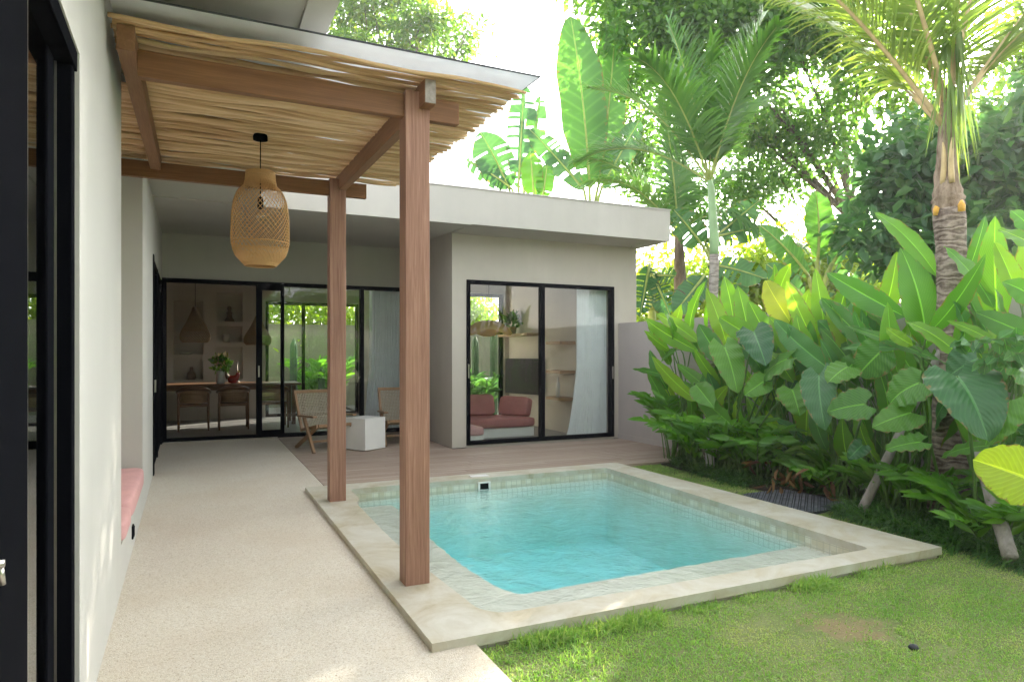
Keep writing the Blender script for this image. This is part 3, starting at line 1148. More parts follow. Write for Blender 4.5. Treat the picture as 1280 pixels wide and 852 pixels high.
def door_along(name, label, y0, y1, z1, mull, glass, stiles, xo=0.0):
    mb = MB()
    xf = WX + xo
    for (a, b, d) in stiles:
        mb.box(xf - .12 - d, xf - d, a, b, 0.004, z1, bev=.004)
    mb.box(xf - .118, xf - .004, y0, y1, z1 - .07, z1 - .003, bev=.003)
    mb.box(xf - .118, xf - .014, y0, y1, 0.0045, 0.04, bev=.003)
    o = mb.build(name, M['black'], villa, slant)
    o['label'] = label
    for (a, b, xg) in mull:
        g = MB()
        g.box(xf - xg - .006, xf - xg, a, b, .04, z1 - .07)
        g.build('glass_pane', M[glass], o, slant)
    return o


# the near black door at the picture's left edge: leaf stile with lock, a strip of glass, jamb
nd_ = door_along('sliding_door', 'black glazed sliding door nearest to the viewer', -1.2, 2.745, 2.39, [(-1.1, 1.2, .05), (1.2, 2.55, .062)], 'glass_near',
                 [(-1.2, -1.1, 0.004), (1.15, 2.083, 0.030), (2.54, 2.68, 0.058), (2.68, 2.745, 0.012)])
mb = MB()
mb.box(WX - .057, WX - .05, 2.64, 2.646, .05, 2.31)
mb.build('jamb_highlight', M['metal'], nd_, slant)  # pale strip stands in for the highlight line along the black frame
mb = MB()
mb.box(WX - .040, WX - .0305, 2.0835, 2.089, .05, 2.3)
mb.build('edge_seal', M['metal'], nd_, slant)
lk = at(-24, 716, x=-0.395)
mb = MB()
mb.box(WX - .034, WX - .022, lk.y - .07, lk.y + .018, lk.z - .05, lk.z + .05, bev=.003)
mb.tube([(WX - .03, lk.y + .0, lk.z + .015), (WX - .0, lk.y + .0, lk.z + .015)], [.009, .008], 12)
mb.tube([(WX - .008, lk.y + .004, lk.z + .01), (WX - .006, lk.y + .008, lk.z - .03)], [.006, .007], 8)
mb.build('lock', M['metal'], nd_, slant)
# backing room behind the near door (a dark bedroom)
mb = MB()
mb.box(-4.2, -4.0, -2.6, 4.2, 0, 3.0)
mb.box(-4.0, WX - .9, 4.0, 4.22, 0, 3.0)
mb.box(-4.0, WX - .2, -2.8, -2.6, 0, 3.0)
mb.box(-4.0, WX - .2, -2.6, 4.0, -.1, 0.001)
mb.build('room_wall', M['plaster'], villa)
fd = door_along('sliding_door', 'black sliding door on the long side wall beyond the bench', 8.42, 11.5, 2.45, [(8.58, 9.9, .06), (10.0, 11.3, .06)], 'glass_near', [(8.42, 8.58, -.012), (9.9, 10.0, 0), (11.3, 11.5, -.006)])
mb = MB()
mb.box(WX + .012, WX + .03, 8.49, 8.52, .92, 1.06, bev=.004)
mb.build('handle', M['metal'], fd, slant)
mb = MB()
mb.box(-4.2, -4.0, 6.7, 11.5, 0, 3.0)
mb.box(-4.0, WX - .2, 6.7, 6.9, 0, 3.0)
mb.build('room_wall', M['plaster'], villa)
# wall socket under the bench
ou = at(165.5, 664, x=-0.398)
mb = MB()
mb.box(WX + .0, WX + .011, ou.y - .04, ou.y + .04, ou.z - .045, ou.z + .045, bev=.004)
mb.box(WX + .0115, WX + .016, ou.y - .03, ou.y + .03, ou.z - .03, ou.z + .035, bev=.002)
o = mb.build('outdoor_socket', M['black'], villa, slant)
mb = MB()
mb.box(3.3, 3.304, 11.0, 11.08, .25, .37)
mb.build('outdoor_socket', M['black'], villa)
mb = MB()
mb.box(-0.46, 1.18, 11.44, 11.529, 0.0, 0.012)
mb.build('door_sill', M['coping'], villa)

# bench cushion
mb = MB()
mb.cushion(WX - .58, WX + .022, 4.98, 6.46, 0.262, 0.415)
o = mb.build('bench_cushion', M['pink'], None, slant)
tag(o, 'long pink seat cushion at the far end of the wall bench', 'cushion')
mb = MB()
mb.cushion(WX - .58, WX + .02, 4.44, 4.97, 0.262, 0.385)
o = mb.build('bench_cushion', M['pink'], None, slant)
tag(o, 'short coral pink seat cushion nearest the viewer on the wall bench', 'cushion')

# ------------------------------------------------------------------ pergola
def tilt(p):
    return (p[0], p[1], p[2] + (0.027 * (p[1] - 3.7) if p[2] > 2.4 else 0.0))


perg = thing('pergola', 'timber pergola roofed with peeled sticks over the pool side of the path', 'pergola', (0.7, 4.9, 0))
for ya in (3.70, 6.09):
    mb = MB()
    mb.box(1.066, 1.208, ya, ya + .13, 0.035, 2.84 + .027 * (ya - 3.7), bev=.004)
    mb.build('post', M['post'], perg)
    mb = MB()
    mb.box(-0.262 if ya < 4 else -0.98, 1.40, ya + .035, ya + .095, 2.695, 2.825, bev=.004)
    mb.build('beam', M['beam_x'], perg, tilt)
for (xa, xb, yb) in ((1.146, 1.212, 6.30), (-0.337, -0.262, 6.25)):
    mb = MB()
    zb = 2.745 if xa > 0 else 2.762
    mb.box(xa, xb, 3.60, yb, zb, 2.880, bev=.003)
    o = mb.build('rafter', M['beam_y'], perg, tilt)
    mb = MB()
    mb.box(xa + .003, xb - .003, 3.597, 3.6005, zb + .003, 2.877)
    mb.build('rafter_end', M['endgrain'] if xa > 0 else M['beam_y'], o, tilt)
mb = MB()
y = 3.535
while y < 6.30:
    r = random.uniform(.0095, .0140)
    y += r
    xa, xb = (-0.36 if y < 4.5 else -0.9) + random.uniform(-.01, .01), 1.735 + random.gauss(0, .018)
    pts, rad = [], []
    n = 34
    dz = random.uniform(-.004, .012)
    a1, a2, p1, p2 = random.uniform(.004, .013), random.uniform(.002, .007), random.uniform(0, 6), random.uniform(0, 6)
    k1, k2 = random.uniform(5, 9), random.uniform(12, 20)
    for i in range(n + 1):
        t = i / n
        pts.append((xa + (xb - xa) * t, y + a1 * math.sin(k1 * t + p1) + a2 * math.sin(k2 * t + p2), 2.874 + dz + r + .008 * math.sin(k2 * t + p1)))
        rad.append(r * (1.08 - .25 * t + .13 * math.sin(k2 * 1.7 * t + p2) + random.uniform(-.04, .04)))
    mb.tube(pts, rad, 7, random.random())
    y += r + max(0.0, random.gauss(.004, .007))
mb.build('stick_roof', M['stick'], perg, tilt)
mb = MB()
mb.box(-0.355, 1.785, 3.455, 4.5, 2.944, 2.952)
mb.box(-0.95, 1.785, 4.5, 6.36, 2.944, 2.952)
sh = mb.build('roof_sheet', M['sheet'], perg, tilt)
mb = MB()
mb.box(-0.355, 1.79, 3.449, 3.4545, 2.9445, 2.953)
mb.box(1.7855, 1.792, 3.449, 6.36, 2.9445, 2.953)
mb.build('edge_trim', M['stone'], sh, tilt)


# ------------------------------------------------------------------ pendant lamps
def woven_lathe(mb, prof, c, n=44, r=.0026, turns=0.9):
    """two crossing families of split-cane strands over a profile of (radius, z)"""
    zs = [p[1] for p in prof]
    tot = [0.0]
    for a, b in zip(prof[:-1], prof[1:]):
        tot.append(tot[-1] + math.hypot(a[0] - b[0], a[1] - b[1]))
    def ev(s):
        s *= tot[-1]
        for i in range(len(prof) - 1):
            if s <= tot[i + 1] + 1e-9:
                t = (s - tot[i]) / max(1e-9, tot[i + 1] - tot[i])
                return prof[i][0] * (1 - t) + prof[i + 1][0] * t, prof[i][1] * (1 - t) + prof[i + 1][1] * t
        return prof[-1]
    for fam in (1, -1):
        for k in range(n):
            pts = []
            for i in range(31):
                s = i / 30
                R, z = ev(s)
                th = 2 * PI * k / n + fam * turns * s * PI
                R += fam * .0012
                pts.append((c[0] + R * math.cos(th), c[1] + R * math.sin(th), c[2] + z))
            mb.tube(pts, r, 4, random.random(), False)


def band(mb, prof, c, th=.004):
    mb.lathe(prof, c, 40)


pc = at(325.5, 170, z=2.905)
pl = thing('pendant_lamp', 'tall bottle shaped woven rattan lamp hanging under the pergola roof', 'lamp', (pc.x, pc.y, pc.z))
mb = MB()
mb.lathe([(0.0, .012), (.045, .012), (.05, .0), (.05, -.025), (.0, -.025)], (pc.x, pc.y, pc.z - .005), 20)
mb.build('ceiling_rose', M['black'], pl)
mb = MB()
mb.tube([(pc.x, pc.y, pc.z), (pc.x, pc.y, pc.z - .44)], .004, 6)
mb.tube([(pc.x, pc.y, pc.z - .44), (pc.x, pc.y, pc.z - .52)], [.018, .022], 10)
mb.build('cord', M['black'], pl)
mb = MB()
zc = at(323, 333, d=4.86).z
prof = [(.098, .665), (.100, .62), (.110, .57), (.152, .525), (.178, .46), (.191, .37), (.196, .22), (.193, .15), (.172, .075), (.105, .0)]
woven_lathe(mb, prof, (pc.x, pc.y, zc), 36, .0024, 1.0)
for R, z in ((.099, .665), (.100, .645), (.101, .625), (.102, .605), (.195, .16), (.104, .0), (.110, .006), (.118, .014)):
    mb.tube([(pc.x + R * math.cos(a * PI / 18), pc.y + R * math.sin(a * PI / 18), zc + z) for a in range(37)], .004, 5, .6, False)
# denser weave at the neck and at the foot
for q_ in range(10):
    z_ = .66 - q_ * .0085
    mb.tube([(pc.x + (.098 + .00045 * q_) * math.cos(a * PI / 18), pc.y + (.098 + .00045 * q_) * math.sin(a * PI / 18), zc + z_) for a in range(37)], .0038, 5, random.random(), False)
prof2 = [(.186, .118), (.170, .075), (.108, .003)]
woven_lathe(mb, prof2, (pc.x, pc.y, zc), 64, .0024, .35)
mb.build('lamp_shade', M['rattan'], pl)
mb = MB()
mb.lathe([(.0, 0), (.02, .005), (.034, .03), (.032, .055), (.014, .085), (.012, .1)], (pc.x, pc.y, pc.z - .615), 16)
mb.build('bulb', M['bulb'], pl)


def cane_pendant(u, y, ztop, zbot, R, zceil, label):
    c = at(u, 400, y=y)
    t = thing('pendant_lamp', label, 'lamp', (c.x, c.y, zceil), 'cane pendants over the dining table')
    mb = MB()
    mb.tube([(c.x, c.y, zceil), (c.x, c.y, ztop - .1)], .005, 6)
    mb.build('cord', M['black'], t)
    h = ztop - zbot
    prof = [(.035, h), (.06, h * .88), (R * .5, h * .62), (R * .88, h * .34), (R, h * .2), (R * .97, h * .08), (R * .8, 0)]
    mb = MB()
    woven_lathe(mb, prof, (c.x, c.y, zbot), 34, .006, .8)
    mb.lathe([(p[0] * .985, p[1]) for p in prof[1:4]], (c.x, c.y, zbot), 28)
    mb.build('lamp_shade', M['rattan_dim'], t)
    mb = MB()
    mb.lathe([(.0, 0), (.03, .02), (.03, .05), (.012, .09)], (c.x, c.y, zbot + h * .5), 12)
    mb.build('bulb', M['bulb'], t)


cane_pendant(244, 13.9, 2.22, 1.56, .26, 3.2, 'teardrop cane lamp over the dining table, seen through the open doorway')
cane_pendant(322, 13.9, 2.08, 1.52, .25, 3.2, 'teardrop cane lamp behind the edge of the sliding glass door')
# wavy lamp in the projecting room
c = at(611, 410, y=10.7)
t = thing('pendant_lamp', 'wide wavy brimmed straw lamp hanging behind the large window', 'lamp', (c.x, c.y, 3.07))
mb = MB()
mb.tube([(c.x, c.y, 3.07), (c.x, c.y, c.z + .02)], .004, 6)
mb.build('cord', M['black'], t)
mb = MB()
vs, fs = [], []
for i in range(9):
    q = i / 8
    for k in range(48):
        th = 2 * PI * k / 48
        R = .03 + .36 * q
        vs.append((c.x + R * math.cos(th), c.y + R * math.sin(th), c.z + .11 - .20 * q ** 2.2 + .045 * q * math.sin(3 * th + 1)))
for i in range(8):
    for k in range(48):
        a, b = i * 48 + k, i * 48 + (k + 1) % 48
        fs.append((a, b, b + 48, a + 48))
mb.add(vs, fs, None, True)
o = mb.build('lamp_shade', M['rattan'], t)
so = o.modifiers.new('thickness', 'SOLIDIFY')
so.thickness = .02

# ------------------------------------------------------------------ terrace furniture
def lounge_chair(label, loc, rz, group):
    """low woven chair with scissor legs; local frame: faces -y"""
    t = thing('lounge_chair', label, 'chair', loc, group)
    t.rotation_euler = (0, 0, rz)
    W = .29

    def part(name, mb, mat):
        me_o = mb.build(name, M[mat])
        me_o.parent = t
        return me_o
    for s in (-1, 1):
        mb = MB()
        mb.bar((s * W, -.33, .0), (s * W, -.03, .40), .038, .05)         # front leg runs up to the arm
        mb.bar((s * W, -.03, .40), (s * W, .02, .47), .038, .045)
        part('leg', mb, 'teak')
        mb = MB()
        mb.bar((s * (W - .04), .42, .0), (s * (W - .04), -.34, .36), .034, .05)   # rear leg runs forward to the seat
        part('leg', mb, 'teak')
        mb = MB()
        mb.bar((s * W, -.36, .495), (s * W, .22, .475), .06, .026, bev=.008)
        part('armrest', mb, 'teak')
    mb = MB()
    for s in (-1, 1):
        mb.bar((s * (W - .035), .18, .26), (s * (W - .035), .46, .80), .034, .04)
    mb.bar((-(W - .02), .46, .80), (W - .02, .46, .80), .036, .045)
    mb.bar((-(W - .05), .19, .28), (W - .05, .19, .28), .03, .035)
    part('back_frame', mb, 'teak')
    mb = MB()
    for s in (-1, 1):
        mb.bar((s * (W - .035), -.35, .37), (s * (W - .035), .22, .27), .03, .04)
    mb.bar((-(W - .05), -.35, .37), (W - .05, -.35, .37), .036, .04)
    mb.bar((-(W - .05), -.1, .13), (W - .05, -.1, .13), .03, .03)
    part('seat_frame', mb, 'teak')

    def weave(p0, p1, p2, p3, nu, nv):
        mb = MB()
        p0, p1, p2, p3 = map(Vector, (p0, p1, p2, p3))
        nrm = (p1 - p0).cross(p3 - p0).normalized()
        for i in range(nu):
            f = (i + .5) / nu
            pts = [p0.lerp(p1, f).lerp(p3.lerp(p2, f), j / 12) + nrm * .004 * math.sin(j * PI / 12 * nv / 2 + i * PI) - nrm * .02 * math.sin(PI * j / 12) for j in range(13)]
            mb.tube(pts, .0075, 4, random.random(), False)
        for i in range(nv):
            f = (i + .5) / nv
            pts = [p0.lerp(p3, f).lerp(p1.lerp(p2, f), j / 12) - nrm * .02 * math.sin(PI * f) + nrm * .004 * math.sin(j * PI / 12 * nu / 2 + i * PI + PI) for j in range(13)]
            mb.tube(pts, .006, 4, random.random(), False)
        return mb
    w = W - .05
    part('backrest', weave((-w, .19, .28), (w, .19, .28), (w, .455, .79), (-w, .455, .79), 20, 24), 'weave')
    part('seat', weave((-w, -.34, .375), (w, -.34, .375), (w, .2, .275), (-w, .2, .275), 20, 22), 'weave')
    return t


CG = 'woven lounge chairs on the deck'
lounge_chair('woven teak lounge chair beside the path, left of the white cube', (1.64, 9.80, .0), math.radians(14), CG)
lounge_chair('woven teak lounge chair half hidden by the front post, right of the white cube', (2.80, 9.98, .0), math.radians(-4), CG)
cb = thing('cube_table', 'white cube side table between the two woven chairs', 'side table', (2.16, 9.56, 0))
mb = MB()
mt = Matrix.Translation((2.165, 9.57, 0)) @ Matrix.Rotation(math.radians(-57), 4, 'Z')
mb.box(-.2, .2, -.2, .2, .012, .435, mtx=mt, bev=.004)
mb.build('body', M['white'], cb)
mb = MB()
mb.box(-.203, .203, -.203, .203, .4355, .452, mtx=mt, bev=.005)
mb.build('top', M['white'], cb)


# ------------------------------------------------------------------ dining room
def dining_chair(label, x, y):
    t = thing('dining_chair', label, 'chair', (x, y, 0), 'dining chairs at the table')
    for sx in (-1, 1):
        for sy in (-1, 1):
            mb = MB()
            mb.tube([(x + sx * .24, y + sy * .22, 0.001), (x + sx * .235, y + sy * .21, .45 if sy > 0 else .66)], [.015, .022], 8)
            mb.build('leg', M['dark_wood'], t)
    mb = MB()
    mb.cushion(x - .25, x + .25, y - .22, y + .24, .42, .48)
    mb.build('seat', M['dark_wood'], t)
    # curved back rail that becomes the arms, and a woven panel
    mb = MB()
    vs, fs = [], []
    rail = []
    for i in range(21):
        a = PI * (1.0 + i / 20.0)
        rail.append((x + .27 * math.cos(a), y + .06 + .33 * math.sin(a), .66 + .10 * math.sin(PI * i / 20)))
    mb.tube(rail, [.02 + .022 * math.sin(PI * i / 20) for i in range(21)], 8)
    mb.build('back_rail', M['dark_wood'], t)
    mb = MB()
    vs, fs = [], []
    for j in range(7):
        for i in range(2, 19):
            a = PI * (1.0 + i / 20.0)
            vs.append((x + .255 * math.cos(a), y + .06 + .31 * math.sin(a), .50 + .04 * j * (.55 + .45 * math.sin(PI * i / 20))))
    for j in range(6):
        for i in range(16):
            q = j * 17 + i
            fs.append((q, q + 1, q + 18, q + 17))
    mb.add(vs, fs, None, True)
    for z in (.50, .54, .58, .62, .66):
        mb.tube([(x + .262 * math.cos(PI * (1 + i / 20)), y + .06 + .318 * math.sin(PI * (1 + i / 20)), z) for i in range(2, 19)], .010, 5)
    mb.build('back_panel', M['teak'], t)


dining_chair('rounded wooden dining chair leftmost at the long table', -0.05, 13.2)
dining_chair('rounded wooden dining chair in the middle, below the red ornament', 0.60, 13.2)
dining_chair('rounded wooden dining chair seen through the sliding glass leaf', 1.28, 13.2)
tb = thing('dining_table', 'long wooden dining table inside the open room', 'table', (0.5, 13.9, 0))
mb = MB()
mb.box(-0.75, 1.82, 13.45, 14.35, .755, .795, bev=.008)
mb.build('tabletop', M['dark_wood'], tb)
for xx in (-.62, 1.69):
    for yy in (13.56, 14.24):
        mb = MB()
        mb.box(xx - .035, xx + .035, yy - .035, yy + .035, .001, .754, bev=.006)
        mb.build('leg', M['dark_wood'], tb)
mb = MB()
mb.box(-.55, 1.62, 13.55, 13.58, .68, .754)
mb.build('apron', M['dark_wood'], tb)


def leaf_ball(c, r, n, L, mat, parent, name='foliage', up=.3):
    P = RNG.normal(size=(n, 3))
    P = unit(P) * (RNG.random((n, 1)) ** .5) * r * .6
    D = P + np.array([0, 0, up * r]) + RNG.normal(size=(n, 3)) * r * .3
    cl = Cloud()
    cl.add(*leaf_cloud(P + np.array(c), D, RNG.normal(size=(n, 3)), L * (.7 + .6 * RNG.random(n)), L * (.4 + .2 * RNG.random(n)), RNG.random(n)))
    return cl.build(name, mat, parent)


vc = at(276, 470, y=13.75)
vs_ = thing('flower_vase', 'white vase of mixed flowers standing on the dining table', 'vase', (vc.x, vc.y, .796))
mb = MB()
mb.lathe([(0, 0), (.075, .002), (.08, .04), (.078, .18), (.07, .24), (.066, .24), (.07, .18), (.06, .02)], (vc.x, vc.y, .796), 20)
mb.build('vase', M['ceramic'], vs_)
leaf_ball((vc.x, vc.y, 1.16), .24, 110, .11, M['tree_mid'], vs_, 'foliage')
leaf_ball((vc.x, vc.y, 1.22), .2, 70, .08, M['flower'], vs_, 'blooms')
rc = at(292, 472, y=13.75)
ro = thing('rooster_ornament', 'small red glazed rooster ornament beside the flower vase', 'ornament', (rc.x, rc.y, .796))
mb = MB()
mb.tube([(rc.x - .1, rc.y, .86), (rc.x - .05, rc.y, .87), (rc.x + .03, rc.y, .88), (rc.x + .07, rc.y, .94), (rc.x + .08, rc.y, 1.0)], [.05, .075, .075, .045, .03], 10)
mb.tube([(rc.x, rc.y, .797), (rc.x, rc.y, .83)], [.05, .03], 8)
mb.build('body', M['red_glaze'], ro)
mb = MB()
mb.tube([(rc.x - .09, rc.y, .9), (rc.x - .15, rc.y, .97), (rc.x - .14, rc.y, 1.03)], [.05, .04, .012], 8)
mb.build('tail', M['dark_wood'], ro)
mb = MB()
mb.tube([(rc.x + .07, rc.y, 1.01), (rc.x + .11, rc.y, 1.02)], [.028, .012], 8)
mb.build('comb', M['orange'], ro)
# small ornaments in the wall recesses
for (lab, xx, zz, prof) in (('small seated figurine in the top right wall recess', .62, 2.021, [(0, 0), (.09, .0), (.1, .03), (.06, .08), (.05, .14), (.065, .19), (.03, .22), (.045, .27), (.04, .31), (0, .33)]),
                            ('low pair of cups shaped like a bowl in the middle right recess', .56, 1.591, [(0, 0), (.05, .0), (.07, .06), (.075, .16), (.06, .17), (.06, .03)]),
                            ('dark round bottle in the lowest left wall recess', -.10, .821, [(0, 0), (.07, .0), (.09, .06), (.08, .14), (.03, .18), (.03, .26), (.0, .26)]),
                            ('flat bowl in the middle left wall recess', -.2, 1.331, [(0, 0), (.06, .0), (.14, .05), (.13, .055), (.05, .015)]),
                            ('slim taper candle standing beside the red ornament', .70, .8, [(0, 0), (.05, 0), (.05, .02), (.015, .03), (.012, .40), (0, .41)])):
    mb = MB()
    yy = BW + .13 if 'candle' not in lab else 13.95
    mb.lathe(prof, (xx, yy, zz), 18)
    nm = 'candle' if 'candle' in lab else ('figurine' if 'figurine' in lab else ('bottle' if 'bottle' in lab else 'bowl'))
    o = mb.build(nm, M['ornament'] if nm != 'bowl' else M['ceramic'])
    tag(o, lab, nm)


# ------------------------------------------------------------------ curtains
def curtain(name, label, xa_top, xb, xa_bot, y, z0, z1, waves):
    mb = MB()
    nu, nv = 160, 20
    vs, fs = [], []
    for j in range(nv + 1):
        t = j / nv
        xa = xa_bot + (xa_top - xa_bot) * (min(1, t * 2.2) ** .7)
        for i in range(nu + 1):
            s = i / nu
            ph = s * waves * 2 * PI
            amp = .020 * (1 - .35 * t) * (1 + .4 * math.sin(7 * s + 2))
            vs.append((xa + (xb - xa) * s + .008 * math.sin(2 * ph), y + amp * math.sin(ph + .6 * math.sin(3 * t + 9 * s)), z0 + (z1 - z0) * t))
    for j in range(nv):
        for i in range(nu):
            a = j * (nu + 1) + i
            fs.append((a, a + 1, a + nu + 2, a + nu + 1))
    mb.add(vs, fs, None, True)
    o = mb.build(name, M['curtain'])
    return tag(o, label, 'curtain')


curtain('curtain', 'white sheer curtain gathered behind the far sliding doors', 2.72, 3.29, 2.60, YD + .14, .02, 2.48, 13)
curtain('curtain', 'white curtain drawn to the right inside the large window', 5.47, 6.02, 5.27, YP + .17, .03, 2.42, 15)
# ------------------------------------------------------------------ sitting room behind the large window
so_ = thing('sofa', 'low dusty rose sofa on a white plinth behind the large window', 'sofa', (4.3, 10.2, 0))
mb = MB()
mb.box(3.47, 5.05, 9.95, 10.95, .002, .15, bev=.01)
mb.build('plinth', M['white'], so_)
mb = MB()
mb.cushion(3.47, 5.08, 9.9, 10.7, .15, .31)
mb.build('seat', M['pink_dark'], so_)
for i, (a, b) in enumerate(((3.47, 4.02), (4.03, 4.62))):
    mb = MB()
    mt = Matrix.Translation((0, 10.62, .3)) @ Matrix.Rotation(math.radians(-14), 4, 'X')
    mb.cushion(a, b, -.08, .08, 0, .36, mt)
    mb.build('back_cushion', M['pink_dark'], so_)
mb = MB()
mt = Matrix.Translation((4.86, 10.35, .3)) @ Matrix.Rotation(math.radians(-62), 4, 'Z') @ Matrix.Rotation(math.radians(-16), 4, 'X')
mb.cushion(-.3, .3, -.08, .08, 0, .33, mt)
mb.build('arm_cushion', M['pink_dark'], so_)
of = thing('ottoman', 'low pink seat block at the left corner of the large window', 'seat', (3.72, 9.6, 0))
mb = MB()
mb.box(3.5, 3.92, 9.4, 9.85, .002, .12, bev=.008)
mb.build('base', M['white'], of)
mb = MB()
mb.cushion(3.5, 3.93, 9.38, 9.86, .12, .25)
mb.build('cushion', M['pink'], of)
tv = thing('television', 'black television on a swivel arm behind the large window', 'television', (5.7, 11.4, .95))
mb = MB()
mt = Matrix.Translation((5.55, 11.35, .93)) @ Matrix.Rotation(math.radians(14), 4, 'Z')
mb.box(-.02, .02, -.55, .55, -.33, .33, mtx=mt, bev=.005)
mb.build('screen', M['screen'], tv)
mb = MB()
mb.bar((5.57, 11.35, .93), (5.718, 11.35, .93), .08, .06)
mb.build('bracket', M['black'], tv)
for (lab, z) in (('uppermost of three wooden wall shelves beside the window curtain', 1.56), ('middle of three wooden wall shelves beside the window curtain', 1.07), ('lowest of three wooden wall shelves beside the window curtain', .62)):
    mb = MB()
    mb.prism([(5.718, 9.75), (5.718, 10.35), (5.45, 10.30), (5.45, 9.8)], z - .05, z)
    o = mb.build('wall_shelf', M['teak'])
    tag(o, lab, 'shelf', 'small wooden shelves on the side wall')
mb = MB()
mb.prism([(5.718, 10.95), (5.718, 12.3), (5.4, 12.25), (5.42, 11.0)], 1.68, 1.73)
o = mb.build('wall_shelf', M['teak'])
tag(o, 'long wooden wall shelf above the television, carrying a potted plant', 'shelf')
po = thing('potted_plant', 'small leafy pot plant standing on the long shelf above the television', 'plant', (5.56, 11.9, 1.731))
mb = MB()
mb.lathe([(0, 0), (.07, 0), (.09, .14), (.08, .14), (.06, .02)], (5.56, 11.9, 1.731), 16)
mb.build('pot', M['teak'], po)
leaf_ball((5.56, 11.9, 1.98), .2, 60, .14, M['tree_dark'], po, 'foliage')
bk = thing('bottle', 'pale slim bottle standing on the lowest small shelf', 'bottle', (5.55, 10.05, .62))
mb = MB()
mb.lathe([(0, 0), (.035, 0), (.035, .22), (.014, .27), (.014, .34), (0, .34)], (5.55, 10.05, .621), 14)
mb.build('body', M['ceramic'], bk)

# ------------------------------------------------------------------ walls in the garden
mb = MB()
mb.box(6.14, 6.30, -3.0, YP - .004, -.1, 1.84)
mb.box(6.128, 6.139, 6.9, YP - .004, 0, .075)
tag(mb.build('garden_wall', M['garden_wall']), 'pinkish grey rendered garden wall behind the tropical planting', 'wall')
mb = MB()
mb.box(-3.2, 9.5, 17.9, 18.1, -.1, 2.1)
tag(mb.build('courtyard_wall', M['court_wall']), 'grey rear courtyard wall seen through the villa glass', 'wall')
mb = MB()
mb.box(-8, 9, -4.9, -4.7, -.1, 2.3)
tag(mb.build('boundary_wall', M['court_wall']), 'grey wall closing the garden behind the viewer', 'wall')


def cactus(label, x, y, h, arms, r=.075):
    t = thing('column_cactus', label, 'cactus', (x, y, 0), 'column cacti in the rear courtyard')
    def col(px, py, z0, hh, rr):
        mb = MB()
        vs, fs = [], []
        n, m = 32, 12
        for i in range(m + 1):
            q = i / m
            z = z0 + hh * q
            rad = rr * (1 if q < .85 else math.sqrt(max(0.02, 1 - ((q - .85) / .15) ** 2)))
            for k in range(n):
                th = 2 * PI * k / n
                R = rad * (1 + .13 * math.cos(8 * th))
                vs.append((px + R * math.cos(th), py + R * math.sin(th), z))
        for i in range(m):
            for k in range(n):
                a, b = i * n + k, i * n + (k + 1) % n
                fs.append((a, b, b + n, a + n))
        fs.append(tuple(range(m * n, (m + 1) * n)))
        mb.add(vs, fs, None, True)
        return mb
    col(x, y, -.02, h, r).build('stem', M['cactus'], t)
    for (dx, dy, z0, hh) in arms:
        col(x + dx, y + dy, z0, hh, r * .8).build('stem', M['cactus'], t)


p = at(367, 440, y=16.4)
cactus('tall single column cactus behind the dining room glass', p.x, p.y, 1.72, [])
p = at(402, 440, y=16.6)
cactus('short column cactus beside the wood post, behind the dining room glass', p.x, p.y, 1.05, [(.18, .05, 0, .7)])
p = at(594, 440, y=13.4)
cactus('column cactus at the left behind the sofa window', p.x, p.y, 1.75, [])
p = at(617, 440, y=13.3)
cactus('tallest column cactus in the middle behind the sofa window', p.x, p.y, 1.92, [(.27, .1, 0, 1.6)])

# ------------------------------------------------------------------ plants of the bed
BLADE_FACE = Vector((-.72, -.62, .25))


def face(jx=.35):
    v = BLADE_FACE + Vector((random.uniform(-jx, jx), random.uniform(-jx, jx), random.uniform(-jx, jx)))
    return v


def px_w(w, p):
    dep = p.x * FW[0] + p.y * FW[1]
    return w * dep / FPX


